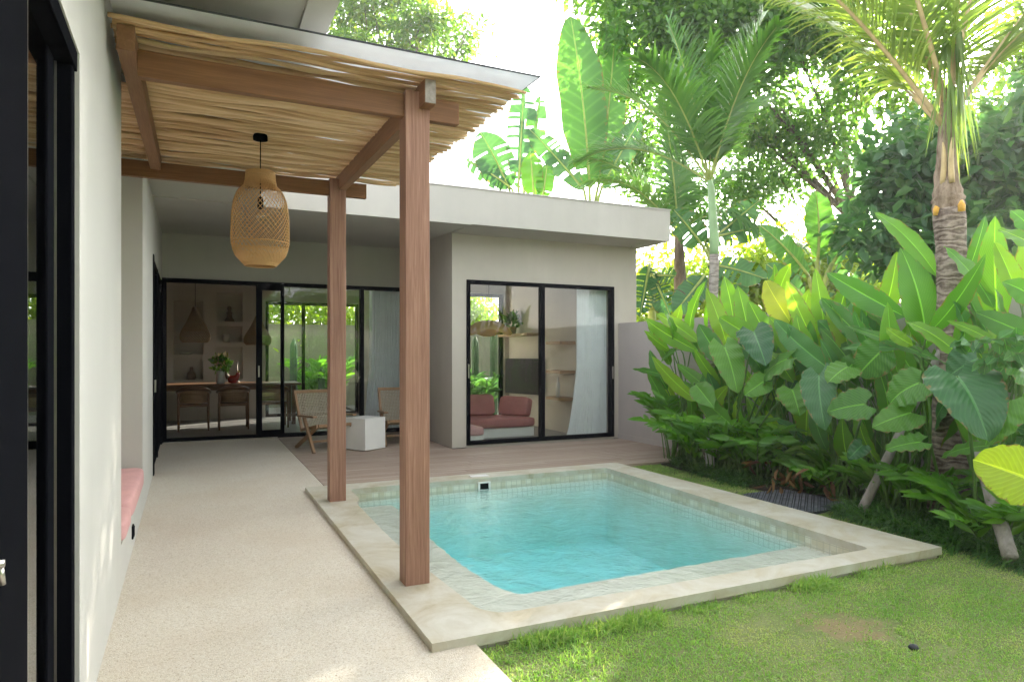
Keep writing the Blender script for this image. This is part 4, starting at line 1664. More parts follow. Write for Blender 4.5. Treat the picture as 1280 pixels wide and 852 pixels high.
# upright paddle leaves seen in the photo: base, tip, width in px, distance from the wall plane (x), colour
PADDLES = [
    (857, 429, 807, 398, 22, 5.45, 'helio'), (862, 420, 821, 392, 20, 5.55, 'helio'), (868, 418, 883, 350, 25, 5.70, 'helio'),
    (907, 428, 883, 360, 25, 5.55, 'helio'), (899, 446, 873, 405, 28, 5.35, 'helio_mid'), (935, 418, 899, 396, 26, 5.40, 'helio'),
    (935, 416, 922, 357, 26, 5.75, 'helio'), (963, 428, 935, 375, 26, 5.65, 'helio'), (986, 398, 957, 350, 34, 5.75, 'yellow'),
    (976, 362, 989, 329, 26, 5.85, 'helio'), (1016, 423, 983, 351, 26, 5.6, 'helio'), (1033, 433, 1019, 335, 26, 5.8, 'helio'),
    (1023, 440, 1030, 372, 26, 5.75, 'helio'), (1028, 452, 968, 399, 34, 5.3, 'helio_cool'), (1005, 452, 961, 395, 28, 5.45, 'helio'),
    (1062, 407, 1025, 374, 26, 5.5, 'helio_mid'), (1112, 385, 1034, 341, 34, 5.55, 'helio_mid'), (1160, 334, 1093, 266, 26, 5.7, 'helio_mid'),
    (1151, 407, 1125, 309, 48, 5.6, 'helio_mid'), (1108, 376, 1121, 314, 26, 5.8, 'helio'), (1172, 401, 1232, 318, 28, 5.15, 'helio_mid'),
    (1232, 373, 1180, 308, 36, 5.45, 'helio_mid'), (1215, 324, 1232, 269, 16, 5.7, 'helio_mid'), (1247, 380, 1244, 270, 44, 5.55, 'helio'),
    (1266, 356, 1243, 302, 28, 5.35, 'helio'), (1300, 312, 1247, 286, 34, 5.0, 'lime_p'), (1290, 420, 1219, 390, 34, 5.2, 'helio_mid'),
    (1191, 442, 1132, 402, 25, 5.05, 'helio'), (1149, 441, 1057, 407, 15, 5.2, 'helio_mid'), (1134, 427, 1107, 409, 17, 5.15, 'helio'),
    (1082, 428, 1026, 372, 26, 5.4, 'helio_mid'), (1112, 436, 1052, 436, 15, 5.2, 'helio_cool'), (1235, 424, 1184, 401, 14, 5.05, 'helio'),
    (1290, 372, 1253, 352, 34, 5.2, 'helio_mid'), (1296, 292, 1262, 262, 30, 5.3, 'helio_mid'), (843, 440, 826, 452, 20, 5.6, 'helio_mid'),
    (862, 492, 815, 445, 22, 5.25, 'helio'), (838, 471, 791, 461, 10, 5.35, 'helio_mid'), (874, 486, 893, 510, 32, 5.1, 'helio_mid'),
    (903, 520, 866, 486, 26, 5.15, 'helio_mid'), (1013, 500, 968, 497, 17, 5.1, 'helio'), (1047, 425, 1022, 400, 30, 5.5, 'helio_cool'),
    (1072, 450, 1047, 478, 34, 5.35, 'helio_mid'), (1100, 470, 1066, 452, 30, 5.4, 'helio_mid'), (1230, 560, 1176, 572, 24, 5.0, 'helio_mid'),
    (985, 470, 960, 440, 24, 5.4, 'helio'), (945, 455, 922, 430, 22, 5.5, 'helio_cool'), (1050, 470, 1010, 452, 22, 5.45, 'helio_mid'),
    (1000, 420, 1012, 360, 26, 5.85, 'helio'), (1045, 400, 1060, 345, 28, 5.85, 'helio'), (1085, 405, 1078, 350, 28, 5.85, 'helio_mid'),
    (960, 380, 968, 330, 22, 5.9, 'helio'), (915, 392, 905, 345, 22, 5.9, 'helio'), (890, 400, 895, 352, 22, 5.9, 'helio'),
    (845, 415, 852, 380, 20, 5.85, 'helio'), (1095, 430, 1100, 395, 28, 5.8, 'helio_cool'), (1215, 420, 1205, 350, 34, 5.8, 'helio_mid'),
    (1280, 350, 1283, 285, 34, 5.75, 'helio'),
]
# clump grounds: (x, y, what sets it apart)
CLUMPS = [(5.62, 6.75, 'clump of bright green paddle leaves next to the end of the plain wall'),
          (5.72, 5.95, 'clump of bright paddle leaves around the slim grey palm trunk'),
          (5.70, 5.20, 'clump of paddle leaves with one clear yellow leaf on top'),
          (5.66, 4.50, 'clump of paddle leaves between the yellow leaf and the thick palm'),
          (5.62, 3.95, 'clump of large paddle leaves just left of the thick palm trunk'),
          (5.58, 3.40, 'clump of broad paddle leaves growing around the thick palm trunk'),
          (5.45, 2.95, 'clump of tall paddle leaves at the right edge of the picture')]
plants = [thing('paddle_leaf_plant', c[2], 'plant', (c[0], c[1], LAWN_Z), 'paddle leaf plants along the garden wall') for c in CLUMPS]
lm = {}
stems = [MB() for _ in CLUMPS]


def leaf_mb(i, mat):
    return lm.setdefault((i, mat), MB())


M['lime_p'] = M['helio']
for (bu, bv, tu, tv_, w, xp, mt_) in PADDLES:
    b_ = at(bu, bv, x=xp)
    tp = at(tu, tv_, x=xp - random.uniform(-.05, .16))
    b_ = b_ - (tp - b_) * random.uniform(.18, .34)
    i = min(range(len(CLUMPS)), key=lambda q: abs(CLUMPS[q][1] - b_.y))
    rnd = random.random()
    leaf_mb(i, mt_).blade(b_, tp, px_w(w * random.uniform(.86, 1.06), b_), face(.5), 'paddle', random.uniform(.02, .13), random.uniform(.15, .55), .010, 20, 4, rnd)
    g = Vector((CLUMPS[i][0] + random.uniform(-.18, .12), CLUMPS[i][1] + random.uniform(-.25, .25), LAWN_Z))
    ctrl = Vector((g.x * .5 + b_.x * .5, g.y * .6 + b_.y * .4, b_.z * .75))
    ctrl = b_ - (tp - b_).normalized() * min(.35, max(.1, b_.z * .3)) if b_.z > .6 else ctrl
    stems[i].tube(bez(g, ctrl, b_, 8), [.014 - .008 * j / 8 for j in range(9)], 6)
# filler leaves that give the clumps their depth
for i, (gx, gy, _) in enumerate(CLUMPS):
    for k in range(26):
        a = random.uniform(0, 2 * PI)
        h = random.uniform(.3, 1.5)
        b_ = Vector((min(6.0, gx + .28 * math.cos(a) + .08), gy + .42 * math.sin(a), h))
        L = random.uniform(.42, .72)
        d = Vector((.3 * math.cos(a) - .1, .6 * math.sin(a), random.uniform(.25, 1.3))).normalized()
        tp = b_ + d * L
        tp.x = min(tp.x, 6.08)
        tp.z = min(tp.z, 1.98)
        if b_.x < 5.75 and -.02 < (b_.y + tp.y) / 2 - 3.62 * (b_.x + tp.x) / 2 / 5.62 + .12 < .40:
            continue      # nothing grows in front of the thick palm's trunk
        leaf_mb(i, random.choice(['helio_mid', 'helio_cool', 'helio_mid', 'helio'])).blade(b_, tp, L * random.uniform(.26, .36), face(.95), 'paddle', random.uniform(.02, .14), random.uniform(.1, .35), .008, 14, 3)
        g = Vector((gx + random.uniform(-.2, .2), gy + random.uniform(-.3, .3), LAWN_Z))
        stems[i].tube(bez(g, b_ - d * .3 if h > .8 else (g + b_) / 2, b_, 7), [.015 - .009 * j / 7 for j in range(8)], 5)
for (i, mt_), m_ in lm.items():
    m_.build('foliage', M[mt_], plants[i])
for i, s_ in enumerate(stems):
    s_.build('stem', M['stem'], plants[i])

# heart-leaved plants: centre of leaf, tip, length px, width px, x, colour
HEARTS = [
    (0, 905, 432, 922, 492, 40, 5.05, 'alo_mid'), (0, 942, 414, 958, 458, 44, 5.2, 'alo_dark'), (0, 985, 448, 950, 486, 50, 5.1, 'alo_mid'),
    (0, 955, 476, 930, 494, 30, 5.0, 'alo_mid'), (0, 990, 486, 1000, 520, 40, 5.05, 'alo_mid'),
    (1, 1024, 468, 1032, 538, 46, 4.95, 'alo_dark'), (1, 1082, 505, 1034, 515, 52, 4.85, 'alo_mid'), (1, 1060, 458, 1035, 478, 40, 5.0, 'alo_mid'),
    (2, 1150, 478, 1112, 505, 56, 4.85, 'alo_mid'), (2, 1140, 515, 1090, 534, 44, 4.8, 'alo_mid'), (2, 1152, 552, 1106, 562, 30, 4.75, 'alo_mid'),
    (2, 1078, 556, 1060, 574, 24, 4.85, 'alo_dark'), (2, 1100, 440, 1072, 470, 50, 5.1, 'alo_mid'),
    (3, 1196, 470, 1236, 552, 84, 4.6, 'alo_dark'), (3, 1262, 500, 1232, 556, 60, 4.6, 'alo_mid'), (3, 1222, 448, 1186, 470, 56, 4.85, 'alo_dark'),
    (3, 1272, 456, 1300, 500, 60, 4.75, 'alo_mid'),
    (4, 1285, 598, 1216, 574, 80, 3.75, 'lime'), (4, 1330, 520, 1290, 560, 70, 3.9, 'lime'),
]
AG = [(5.45, 5.85, 'heart leaved plant with one dark and several light leaves by the slim palm'), (5.62, 4.6, 'heart leaved plant with a deeply ribbed dark leaf behind the metal cover'),
      (5.35, 3.85, 'heart leaved plant with pale ribbed leaves left of the thick palm trunk'), (5.15, 2.95, 'heart leaved plant with one very large dark leaf right of the thick palm'),
      (4.05, 2.0, 'heart leaved plant with a huge lime leaf reaching in from the right edge')]
al = [thing('elephant_ear_plant', a[2], 'plant', (a[0], a[1], LAWN_Z), 'heart leaved plants in front of the wall') for a in AG]
lm, stems = {}, [MB() for _ in AG]
for (i, bu, bv, tu, tv_, w, xp, mt_) in HEARTS:
    b_ = at(bu, bv, x=xp)
    tp = at(tu, tv_, x=xp - random.uniform(.0, .25))
    lm.setdefault((i, mt_), MB()).blade(b_, tp, px_w(w, b_), face(.45) + Vector((0, 0, .3)), 'heart', random.uniform(.04, .16), random.uniform(-.1, .4), .014, 20, 5)
    g = Vector((AG[i][0] + random.uniform(-.06, .06), AG[i][1] + random.uniform(-.06, .06), LAWN_Z))
    st_ = stems[i] if i < 4 else MB()
    st_.tube(bez(g, Vector((g.x * .4 + b_.x * .6 + .08, g.y * .4 + b_.y * .6, b_.z * .8)), b_, 9), [.016 - .010 * j / 9 for j in range(10)], 7)
    if i == 4:
        st_.build('stem', M['stem'], al[i])
for (i, mt_), m_ in lm.items():
    m_.build('foliage', M[mt_], al[i])
for i, s_ in enumerate(stems):
    if s_.v:
        s_.build('stem', M['stem'], al[i])


def ginger(label, x, y, r, h, n, mat='ginger', nl=13, L=.2, group='leafy ginger shrubs along the foot of the planting'):
    t = thing('ginger_plant', label, 'plant', (x, y, LAWN_Z), group)
    cl = Cloud()
    sm = MB()
    for k in range(n):
        a = random.uniform(0, 2 * PI)
        rr = r * math.sqrt(random.random()) * .45
        g = Vector((x + rr * math.cos(a), y + rr * 1.4 * math.sin(a), LAWN_Z))
        out = Vector((math.cos(a), 1.3 * math.sin(a), 0)) * r * random.uniform(.4, 1)
        hh = h * random.uniform(.55, 1)
        tip = g + out + Vector((0, 0, hh * .85))
        if tip.x > 6.05:
            tip.x = 6.05
        pts = bez(g, g + out * .25 + Vector((0, 0, hh * .8)), tip, 10)
        sm.tube(pts, [.008 - .005 * j / 10 for j in range(11)], 5)
        P, D = [], []
        for j in range(nl):
            q = .28 + .72 * j / (nl - 1)
            f = q * 10
            i0 = min(9, int(f))
            p = pts[i0].lerp(pts[i0 + 1], f - i0)
            tn = (pts[i0 + 1] - pts[i0]).normalized()
            sd = tn.cross(Vector((0, 0, 1)))
            sd = sd.normalized() if sd.length > .01 else Vector((1, 0, 0))
            d = sd * (1 if j % 2 else -1) * .8 + tn * .7 + Vector((0, 0, random.uniform(-.1, .45)))
            P.append(p)
            D.append(d)
        P, D = np.array(P), np.array(D)
        m = len(P)
        Nn = np.array([(-.75, -.65, .8)] * m) + RNG.normal(size=(m, 3)) * .35
        cl.add(*leaf_cloud(P, D, Nn, L * (.75 + .5 * RNG.random(m)), L * .26 * (.8 + .4 * RNG.random(m)), np.clip(RNG.random(m) * .6 + random.random() * .4, 0, 1), .2, .18))
    cl.build('foliage', M[mat], t)
    sm.build('stem', M['stem'], t)
    return t


for lab, u, v, xx, r, h, n, L in (
        ('leafy ginger shrub at the deck corner against the plain wall', 852, 562, 5.65, .46, .95, 30, .23),
        ('low ginger shrub in front of the slim palm trunk', 895, 585, 5.4, .5, .80, 30, .23),
        ('ginger shrub with arching stems left of the metal cover', 945, 600, 5.5, .45, .75, 26, .22),
        ('small ginger shrub directly behind the metal cover', 1003, 600, 5.75, .35, .5, 18, .19),
        ('ginger shrub between the metal cover and the leaning pole', 1060, 600, 5.6, .35, .55, 20, .19),
        ('ginger shrub at the foot of the thick palm trunk', 1140, 615, 5.35, .36, .55, 20, .18),
        ('ginger shrub beside the leaning pole at the right edge', 1245, 650, 5.05, .35, .55, 16, .18)):
    p = at(u, v, x=xx)
    ginger(lab, xx, p.y, r, h, n, L=L)
# drooping vine with small rounded leaves at the right
vt = thing('vine', 'vine with small rounded leaves trailing beside the thick palm trunk', 'plant', tuple(at(1285, 470, x=4.75)))
cl = Cloud()
sm = MB()
for (pts) in (((1300, 418), (1250, 424), (1196, 428)), ((1300, 440), (1262, 440), (1222, 452)), ((1300, 580), (1270, 545), (1240, 560)), ((1300, 505), (1280, 540), (1262, 585))):
    q = bez(at(*pts[0], x=4.75), at(*pts[1], x=4.65), at(*pts[2], x=4.65), 14)
    sm = MB()
    sm.tube(q, .005, 5)
    sm.build('stem', M['stem'], vt)
    P = np.array([tuple(a) for a in q])
    P = np.concatenate([P, P])
    m = len(P)
    D = RNG.normal(size=(m, 3)) * .5 + np.array([-.3, -.3, -.5])
    cl.add(*leaf_cloud(P, D, np.array([(-.6, -.5, .5)] * m) + RNG.normal(size=(m, 3)) * .3, .085 + .03 * RNG.random(m), .06 + .025 * RNG.random(m), RNG.random(m), .15, .1))
cl.build('foliage', M['helio_cool'], vt)
# dry leaves under the clumps
cl = Cloud()
for k in range(34):
    p = at(random.uniform(930, 1040), random.uniform(575, 615), x=random.uniform(5.1, 5.5))
    m = 1
    cl.add(*leaf_cloud(np.array([[p.x, p.y, random.uniform(.02, .3)]]), RNG.normal(size=(1, 3)) + np.array([[0, 0, -.8]]), RNG.normal(size=(1, 3)), np.array([.16]), np.array([.045]), RNG.random(1)))
o = cl.build('dry_leaves', M['dry'])
o['kind'] = 'stuff'
tag(o, 'dry brown leaves hanging low between the green stems', 'dry leaves')

# mondo grass: strap tufts along the bed edge
cl = Cloud()
nt_ = 0
for k in range(430):
    yy = random.uniform(1.5, 4.3) if k % 3 else random.uniform(4.3, 6.7)
    edge = 4.72 + (yy - 2.7) * .12
    xx = edge + abs(random.gauss(0, .33)) + .10
    if xx > 6.0:
        continue
    if (4.08 < yy < 5.3 and xx < 5.56) or (yy >= 5.3 and xx < 5.16):
        continue
    n = random.randint(34, 52)
    a = RNG.random(n) * 2 * PI
    el = .45 + RNG.random(n) * .95
    D = np.stack([np.cos(a) * np.cos(el), np.sin(a) * np.cos(el), np.sin(el)], axis=1)
    P = np.stack([xx + RNG.normal(size=n) * .03, yy + RNG.normal(size=n) * .03, np.full(n, LAWN_Z)], axis=1)
    L = (.22 + .18 * RNG.random(n)) * random.uniform(.8, 1.2)
    cl.add(*strips(P, D, L, np.full(n, .013), np.array([(0, 0, 1.0)] * n) + RNG.normal(size=(n, 3)) * .3, .55 + .35 * RNG.random(n), RNG.random(n), 4))
o = cl.build('mondo_grass', M['mondo'])
o['kind'] = 'stuff'
tag(o, 'dark strap leaved mondo grass edging the planting bed', 'ground cover')

# lawn blades
pos = at(1062, 785, z=LAWN_Z)
N = 300000
X = RNG.uniform(1.19, 5.3, N)
Yv = RNG.uniform(1.0, 6.85, N)
keep = np.where(X < 4.6, Yv < 2.915, True) & (X < 4.93 + .07 * (Yv - 2.7))
dens = np.exp(-np.maximum(0, 2.6 - Yv) * .0)
d = np.hypot(X - pos.x, (Yv - pos.y) * 1.4)
bare = (d < .24 + .12 * np.sin(X * 19) * np.cos(Yv * 23)) & (RNG.random(N) < .8)
d2 = np.hypot(X - at(1165, 810, z=LAWN_Z).x, Yv - at(1165, 810, z=LAWN_Z).y)
bare |= (d2 < .10) & (RNG.random(N) < .7)
dep = X * FW[0] + Yv * FW[1]
lat = X * RT[0] - Yv * -RT[1] * 1.0
lat = X * RT[0] + Yv * RT[1]
vis = (dep > 1.6) & (np.abs(lat) < dep * .85 + .3)
keep &= ~bare & vis
keep &= ~((Yv > 4.13) & (Yv < 4.99) & (X > 4.71))
X, Yv = X[keep], Yv[keep]
n = len(X)
a = RNG.random(n) * 2 * PI
el = .5 + RNG.random(n) * 1.0
D = np.stack([np.cos(a) * np.cos(el), np.sin(a) * np.cos(el), np.sin(el)], axis=1)
def lumps(seed, f):
    r = np.random.default_rng(seed)
    o = np.zeros(n)
    for q in range(9):
        an, ff, ph_ = r.uniform(0, 2 * PI), f * r.uniform(.5, 1.8), r.uniform(0, 6.3)
        o += np.sin((X * math.cos(an) + Yv * math.sin(an)) * ff + ph_)
    return np.clip(.5 + o / 9.0, 0, 1)
patch = .5 * lumps(3, 4.0) + .5 * lumps(5, 15.0)
straw = lumps(8, 9.0)
L = (.014 + .028 * RNG.random(n)) * (.45 + 1.2 * patch)
near = (X < 4.6) & (Yv > 2.82)
tall = (np.sin(X * 5.3) + np.sin(X * 13.1 + 1) > .2) & near
L = np.where(tall, L * 2.6, L)
nearp = (X < 1.30)
L = np.where(nearp & (RNG.random(n) < .5), L * 1.6, L)
cl = Cloud()
cl.add(*strips(np.stack([X, Yv, np.full(n, LAWN_Z - .003)], axis=1), D, L, .0042 + .002 * RNG.random(n), np.array([(0, 0, 1.0)]) + RNG.normal(size=(n, 3)) * .4, .3 + .4 * RNG.random(n), np.clip(.02 + .75 * (1 - patch) * straw + .25 * straw + RNG.normal(size=n) * .24, 0, 1), 2))
# taller tufts leaning over the near edge of the coping
m = 9000
X = RNG.uniform(1.25, 3.4, m)
w_ = np.clip(np.sin(X * 4.1 + .4) + .6 * np.sin(X * 9.7), 0, None)
X = X[RNG.random(m) < w_ * .75]
m = len(X)
P = np.stack([X, 2.90 - np.abs(RNG.normal(size=m)) * .05, np.full(m, LAWN_Z)], axis=1)
a = RNG.random(m) * 2 * PI
el = .7 + RNG.random(m) * .8
D = np.stack([np.cos(a) * np.cos(el), np.sin(a) * np.cos(el) - .1, np.sin(el)], axis=1)
cl.add(*strips(P, D, .06 + .09 * RNG.random(m), .004 + .002 * RNG.random(m), np.array([(0, 0, 1.0)]) + RNG.normal(size=(m, 3)) * .4, .35 + .4 * RNG.random(m), RNG.random(m) * .8, 3))
o = cl.build('lawn_grass', M['grass'])
o['kind'] = 'stuff'
tag(o, 'short green lawn grass, longer along the pool edge', 'grass')
mb = MB()
p = at(1142, 808, z=LAWN_Z + .01)
mb.lathe([(0, 0), (.018, .0), (.024, .008), (.016, .02), (0, .024)], (p.x, p.y, LAWN_Z), 12)
tag(mb.build('stone', M['stone']), 'small dark stone lying in the lawn near the bare patch', 'stone')

# perforated metal cover
c4 = [at(936, 617, z=0.0), at(1033, 641, z=0), at(1060, 622.5, z=0), at(991, 610.5, z=0)]
dc = thing('drain_cover', 'dark perforated metal drain cover lying in the grass strip beside the pool', 'drain cover', tuple(c4[0]))
cx0, cx1 = 4.66, 5.24
cy0, cy1 = 4.55, 5.45
cx0, cx1, cy0, cy1 = 4.72, 5.42, 4.14, 4.98
mb = MB()
mb.prism(rounded([(cx0, cy0), (cx1, cy0 + .1), (cx1 - .06, cy1), (cx0, cy1)], .16, 6), -.04, -.004)
mb.build('plate', m_plain('dark_grey_plate', (0.035, 0.04, 0.055), .45, .2, 8, .1), dc)
mb = MB()
ns = 17
for i in range(ns):
    for j in range(24):
        px = cx0 + (cx1 - cx0) * (i + .5) / ns
        py = cy0 + (cy1 - cy0) * (j + .5) / 24
        if px > cx1 - .10 or (py < cy0 + .14 and px > cx0 + .3) or (min(px - cx0, 9) < .06 and (py < cy0 + .08 or py > cy1 - .08)):
            continue
        an = PI / 4 if (i + j) % 2 else -PI / 4
        mt = Matrix.Translation((px, py, 0)) @ Matrix.Rotation(an, 4, 'Z')
        mb.box(-.012, .012, -.0032, .0032, -.004, .001, mtx=mt)
o = mb.build('tread_pattern', m_plain('worn_steel_ridges', (0.24, 0.25, 0.29), .35, .5, 9, .05, .4), dc)


# ------------------------------------------------------------------ palms
def frond(cl, sm, base, d0, L, nleaf, lw, ll, droop, up, rs=.02, side_dr=.35, v_angle=.35, jit=.1):
    base, d0 = Vector(base), Vector(d0).normalized()
    pts = []
    n = 16
    p = base.copy()
    d = d0.copy()
    for i in range(n + 1):
        pts.append(p.copy())
        d = (d + Vector((0, 0, -droop / n * (0.4 + 1.4 * i / n)))).normalized()
        p = p + d * (L / n)
    sm.tube(pts, [rs * (1 - .85 * i / n) for i in range(n + 1)], 6)
    P, D, LL, NN = [], [], [], []
    for k in range(nleaf):
        q = .16 + .84 * k / (nleaf - 1)
        f = q * n
        i0 = min(n - 1, int(f))
        pp = pts[i0].lerp(pts[i0 + 1], f - i0)
        tn = (pts[i0 + 1] - pts[i0]).normalized()
        sd = tn.cross(Vector((0, 0, 1)))
        sd = sd.normalized() if sd.length > .05 else Vector((1, 0, 0))
        upv = sd.cross(tn).normalized()
        for s in (-1, 1):
            v = sd * s * (1 - .5 * q) + tn * (.45 + .7 * q) + upv * v_angle + Vector(RNG.normal(size=3) * jit)
            P.append(tuple(pp))
            D.append(tuple(v))
            LL.append(ll * (.55 + .45 * math.sin(PI * min(1, q * .9 + .12))) * random.uniform(.85, 1.1) * (1.0 if q < .85 else .75))
            NN.append(tuple(upv + sd * s * .3))
    P, D, LL, NN = map(np.array, (P, D, LL, NN))
    m = len(P)
    cl.add(*strips(P, D, LL, np.full(m, lw), NN, side_dr * (.6 + .8 * RNG.random(m)), np.clip(random.random() * .5 + RNG.random(m) * .5, 0, 1), 4))


def trunk_tube(mb, pts, rads, n=16, rough=.03):
    pts2, r2 = [], []
    for i in range(len(pts) - 1):
        for j in range(6):
            t = j / 6
            pts2.append(Vector(pts[i]).lerp(Vector(pts[i + 1]), t))
            r2.append((rads[i] * (1 - t) + rads[i + 1] * t) * (1 + random.uniform(-rough, rough)))
    pts2.append(Vector(pts[-1]))
    r2.append(rads[-1])
    mb.tube(pts2, r2, n)


# thick coconut palm at the right
cb_ = at(1192, 600, x=5.62)
cp = thing('coconut_palm', 'coconut palm with thick ringed trunk rising through the bed at the right', 'palm tree', (cb_.x, cb_.y, LAWN_Z))
mb = MB()
q = [at(1191, 648, x=5.62), at(1191, 560, x=5.62), at(1193, 450, x=5.62), at(1190, 330, x=5.62), at(1186, 262, x=5.62)]
q[0].z = LAWN_Z
trunk_tube(mb, q, [.195, .175, .125, .112, .116], 18, .05)
mb.build('trunk', M['palm_bark'], cp)
mb = MB()
q = [at(1186, 268, x=5.62), at(1185, 250, x=5.62), at(1183, 220, x=5.62), at(1183, 190, x=5.62), at(1184, 150, x=5.62), at(1186, 110, x=5.62)]
trunk_tube(mb, q, [.110, .120, .088, .07, .06, .05], 14, .08)
mb.build('fibre_sheath', M['fibre'], cp)
for (a_, b_, c_) in (((1178, 232), (1181, 205), (1179, 178)), ((1190, 228), (1187, 200), (1191, 172))):
    mb = MB()
    mb.tube(bez(at(*a_, x=5.55), at(*b_, x=5.52), at(*c_, x=5.56), 6), [.022, .024, .022, .02, .018, .014, .008], 7)
    mb.build('stalk_stub', M['rachis'], cp)
for uu, vv in ((1171, 264), (1202, 259)):
    mb = MB()
    mb.tube([at(uu, vv + 5, x=5.52), at(uu, vv - 3, x=5.51), at(uu, vv - 8, x=5.53)], [.026, .028, .012], 8)
    mb.build('cut_stub', M['orange'], cp)
cr = at(1186, 145, x=5.62)
cl = Cloud()
sm = MB()
# direction in plan: toward camera-left is (-R), right is (+R)
Rv = Vector((RT[0], RT[1], 0))
Fv = Vector((FW[0], FW[1], 0))
for (r, f, up, L, dr, sd) in ((-.36, -.12, 1.0, 2.9, .35, .34), (-.85, .1, 1.3, 2.7, .6, .32), (.70, -.1, 1.1, 2.8, .5, .32),
                          (-.1, .5, 1.5, 3.0, .5, .3), (.5, .45, 1.3, 2.9, .6, .3), (-.5, .6, 1.2, 2.7, .6, .3), (.1, -.05, 1.7, 2.6, .2, .3), (1.0, .2, 1.2, 2.6, .7, .35)):
    frond(cl, sm, cr + Vector((0, 0, random.uniform(-.15, .1))), Rv * r + Fv * f + Vector((0, 0, up)), L, 100, .027, .95, dr, up, .026, sd, .15, .05)
# limp new leaflets hanging round the heart
n = 60
a = math.atan2(-FW[1], -FW[0]) + RNG.normal(size=n) * .9
P = np.stack([cr.x + .10 * np.cos(a), cr.y + .10 * np.sin(a), cr.z + .70 * RNG.random(n) + .12], axis=1)
D = np.stack([.10 * np.cos(a), .10 * np.sin(a), -.7 + 0 * a], axis=1) + RNG.normal(size=(n, 3)) * .09
cl.add(*strips(P, D, .35 + .35 * RNG.random(n), np.full(n, .024), np.stack([np.cos(a), np.sin(a), .1 + 0 * a], axis=1), .1 + .2 * RNG.random(n), RNG.random(n) * .7, 5))
cl.build('crown', M['frond_yel'], cp)
sm.build('frond_stalk', M['rachis'], cp)

# slim palm in front of the wall
sb = at(887, 575, x=5.55)
sp_ = thing('slim_palm', 'slim palm with pale ringed trunk and green crownshaft in front of the wall', 'palm tree', (sb.x, sb.y, LAWN_Z))
mb = MB()
q = [at(884, 588, x=5.55), at(887, 480, x=5.55), at(891, 400, x=5.55), at(893, 318, x=5.55)]
q[0].z = LAWN_Z
trunk_tube(mb, q, [.075, .062, .055, .055], 12, .03)
mb.build('trunk', M['pale_trunk'], sp_)
mb = MB()
q = [at(893, 318.5, x=5.55), at(892, 290, x=5.55), at(889, 235, x=5.55), at(886, 222, x=5.55)]
trunk_tube(mb, q, [.053, .056, .04, .025], 12, .01)
mb.build('crownshaft', M['crownshaft'], sp_)
cr = at(887, 228, x=5.55)
cl = Cloud()
sm = MB()
for (r, f, up, L, dr) in ((-.30, -.1, 1.5, 1.9, .75), (.28, -.2, 1.5, 1.9, .8), (-.62, .1, 1.1, 1.9, 1.1), (-.1, .5, 1.5, 1.9, .8), (.5, .4, 1.2, 1.8, 1.1), (-.55, -.5, 1.2, 1.8, 1.1), (.2, -.6, 1.3, 1.8, 1.0), (.02, .0, 1.8, 1.7, .1), (-.9, .3, .8, 1.7, 1.1)):
    frond(cl, sm, cr, Rv * r + Fv * f + Vector((0, 0, up)), L, 62, .034, .62, dr, up, .016, .35, .5, .10)
cl.build('crown', M['frond'], sp_)
sm.build('frond_stalk', M['stem_yellow'], sp_)

# props leaning on the palms
PG = 'weathered support poles in the planting bed'
for lab, a_, b_, r, mt_ in (
        ('grey leaning wooden pole at the right edge, foot in the lawn edge', (1264, 698, 4.72), (1205, 500, 5.45), .045, 'stake'),
        ('grey wooden pole leaning to the thick palm from its left', (1094, 604, 5.15), (1186, 420, 5.58), .035, 'stake'),
        ('grey pole crossing behind the whitewashed stake at the slim palm', (858, 530, 5.75), (890, 468, 5.58), .035, 'stake')):
    p0, p1 = at(a_[0], a_[1], x=a_[2]), at(b_[0], b_[1], x=b_[2])
    if p0.z > .1:
        dd = (p1 - p0)
        p0 = p0 - dd * ((p0.z - LAWN_Z) / dd.z)
    mb = MB()
    trunk_tube(mb, [p0, p0.lerp(p1, .5) + Vector((.01, .01, 0)), p1], [r * 1.1, r, r * .9], 9, .05)
    tag(mb.build('support_pole', M[mt_]), lab, 'pole', PG)
mb = MB()
p0 = at(888, 600, x=5.38)
p0.z = LAWN_Z
trunk_tube(mb, [p0, at(886, 530, x=5.42), at(886, 477, x=5.46)], [.05, .047, .042], 9, .05)
tag(mb.build('support_pole', M['stake_white']), 'short whitewashed stake standing at the slim palm', 'pole', PG)


# ------------------------------------------------------------------ banana plants
def banana(label, loc, leaves, name='banana_plant', mat='banana', group='banana plants beyond the roof and wall', stem_h=1.0, stem_r=.12):
    """leaves: (base point, tip point, width, tears, material)"""
    t = thing(name, label, 'banana plant', loc, group)
    g = Vector(loc)
    sm = MB()
    top = g + Vector((0, 0, stem_h))
    trunk_tube(sm, [g, g.lerp(top, .5), top], [stem_r, stem_r * .9, stem_r * .6], 10, .02)
    bl = {}
    for (b_, tp, w, te, mt_) in leaves:
        b_, tp = Vector(b_), Vector(tp)
        sm.tube(bez(top, Vector((top.x, top.y, (top.z + b_.z) / 2)).lerp(b_, .45), b_, 8), [.05 - .025 * i / 8 for i in range(9)], 7)
        d = (tp - b_)
        m = 34
        arch = .05
        fc = Vector((-FW[0], -FW[1], .25)) + Vector((random.uniform(-.3, .3), random.uniform(-.3, .3), 0))
        b2 = bl.setdefault(mt_, MB())
        st = random.getstate()
        b2.blade(b_, tp, w, fc, 'banana', arch, .16, .02, m, 5, None, te)
        ax = d.normalized()
        sm.tube([b_.lerp(tp, i / 10) + (fc - ax * fc.dot(ax)).normalized() * (arch * d.length * (1 - (2 * i / 10 - 1) ** 2) + .006) for i in range(11)], [.025 - .02 * i / 10 for i in range(11)], 6)
    for mt_, b2 in bl.items():
        b2.build('foliage', M[mt_], t)
    sm.build('stem', M['stem_yellow'], t)
    return t


def D(u, v, d):
    return at(u, v, d=d)


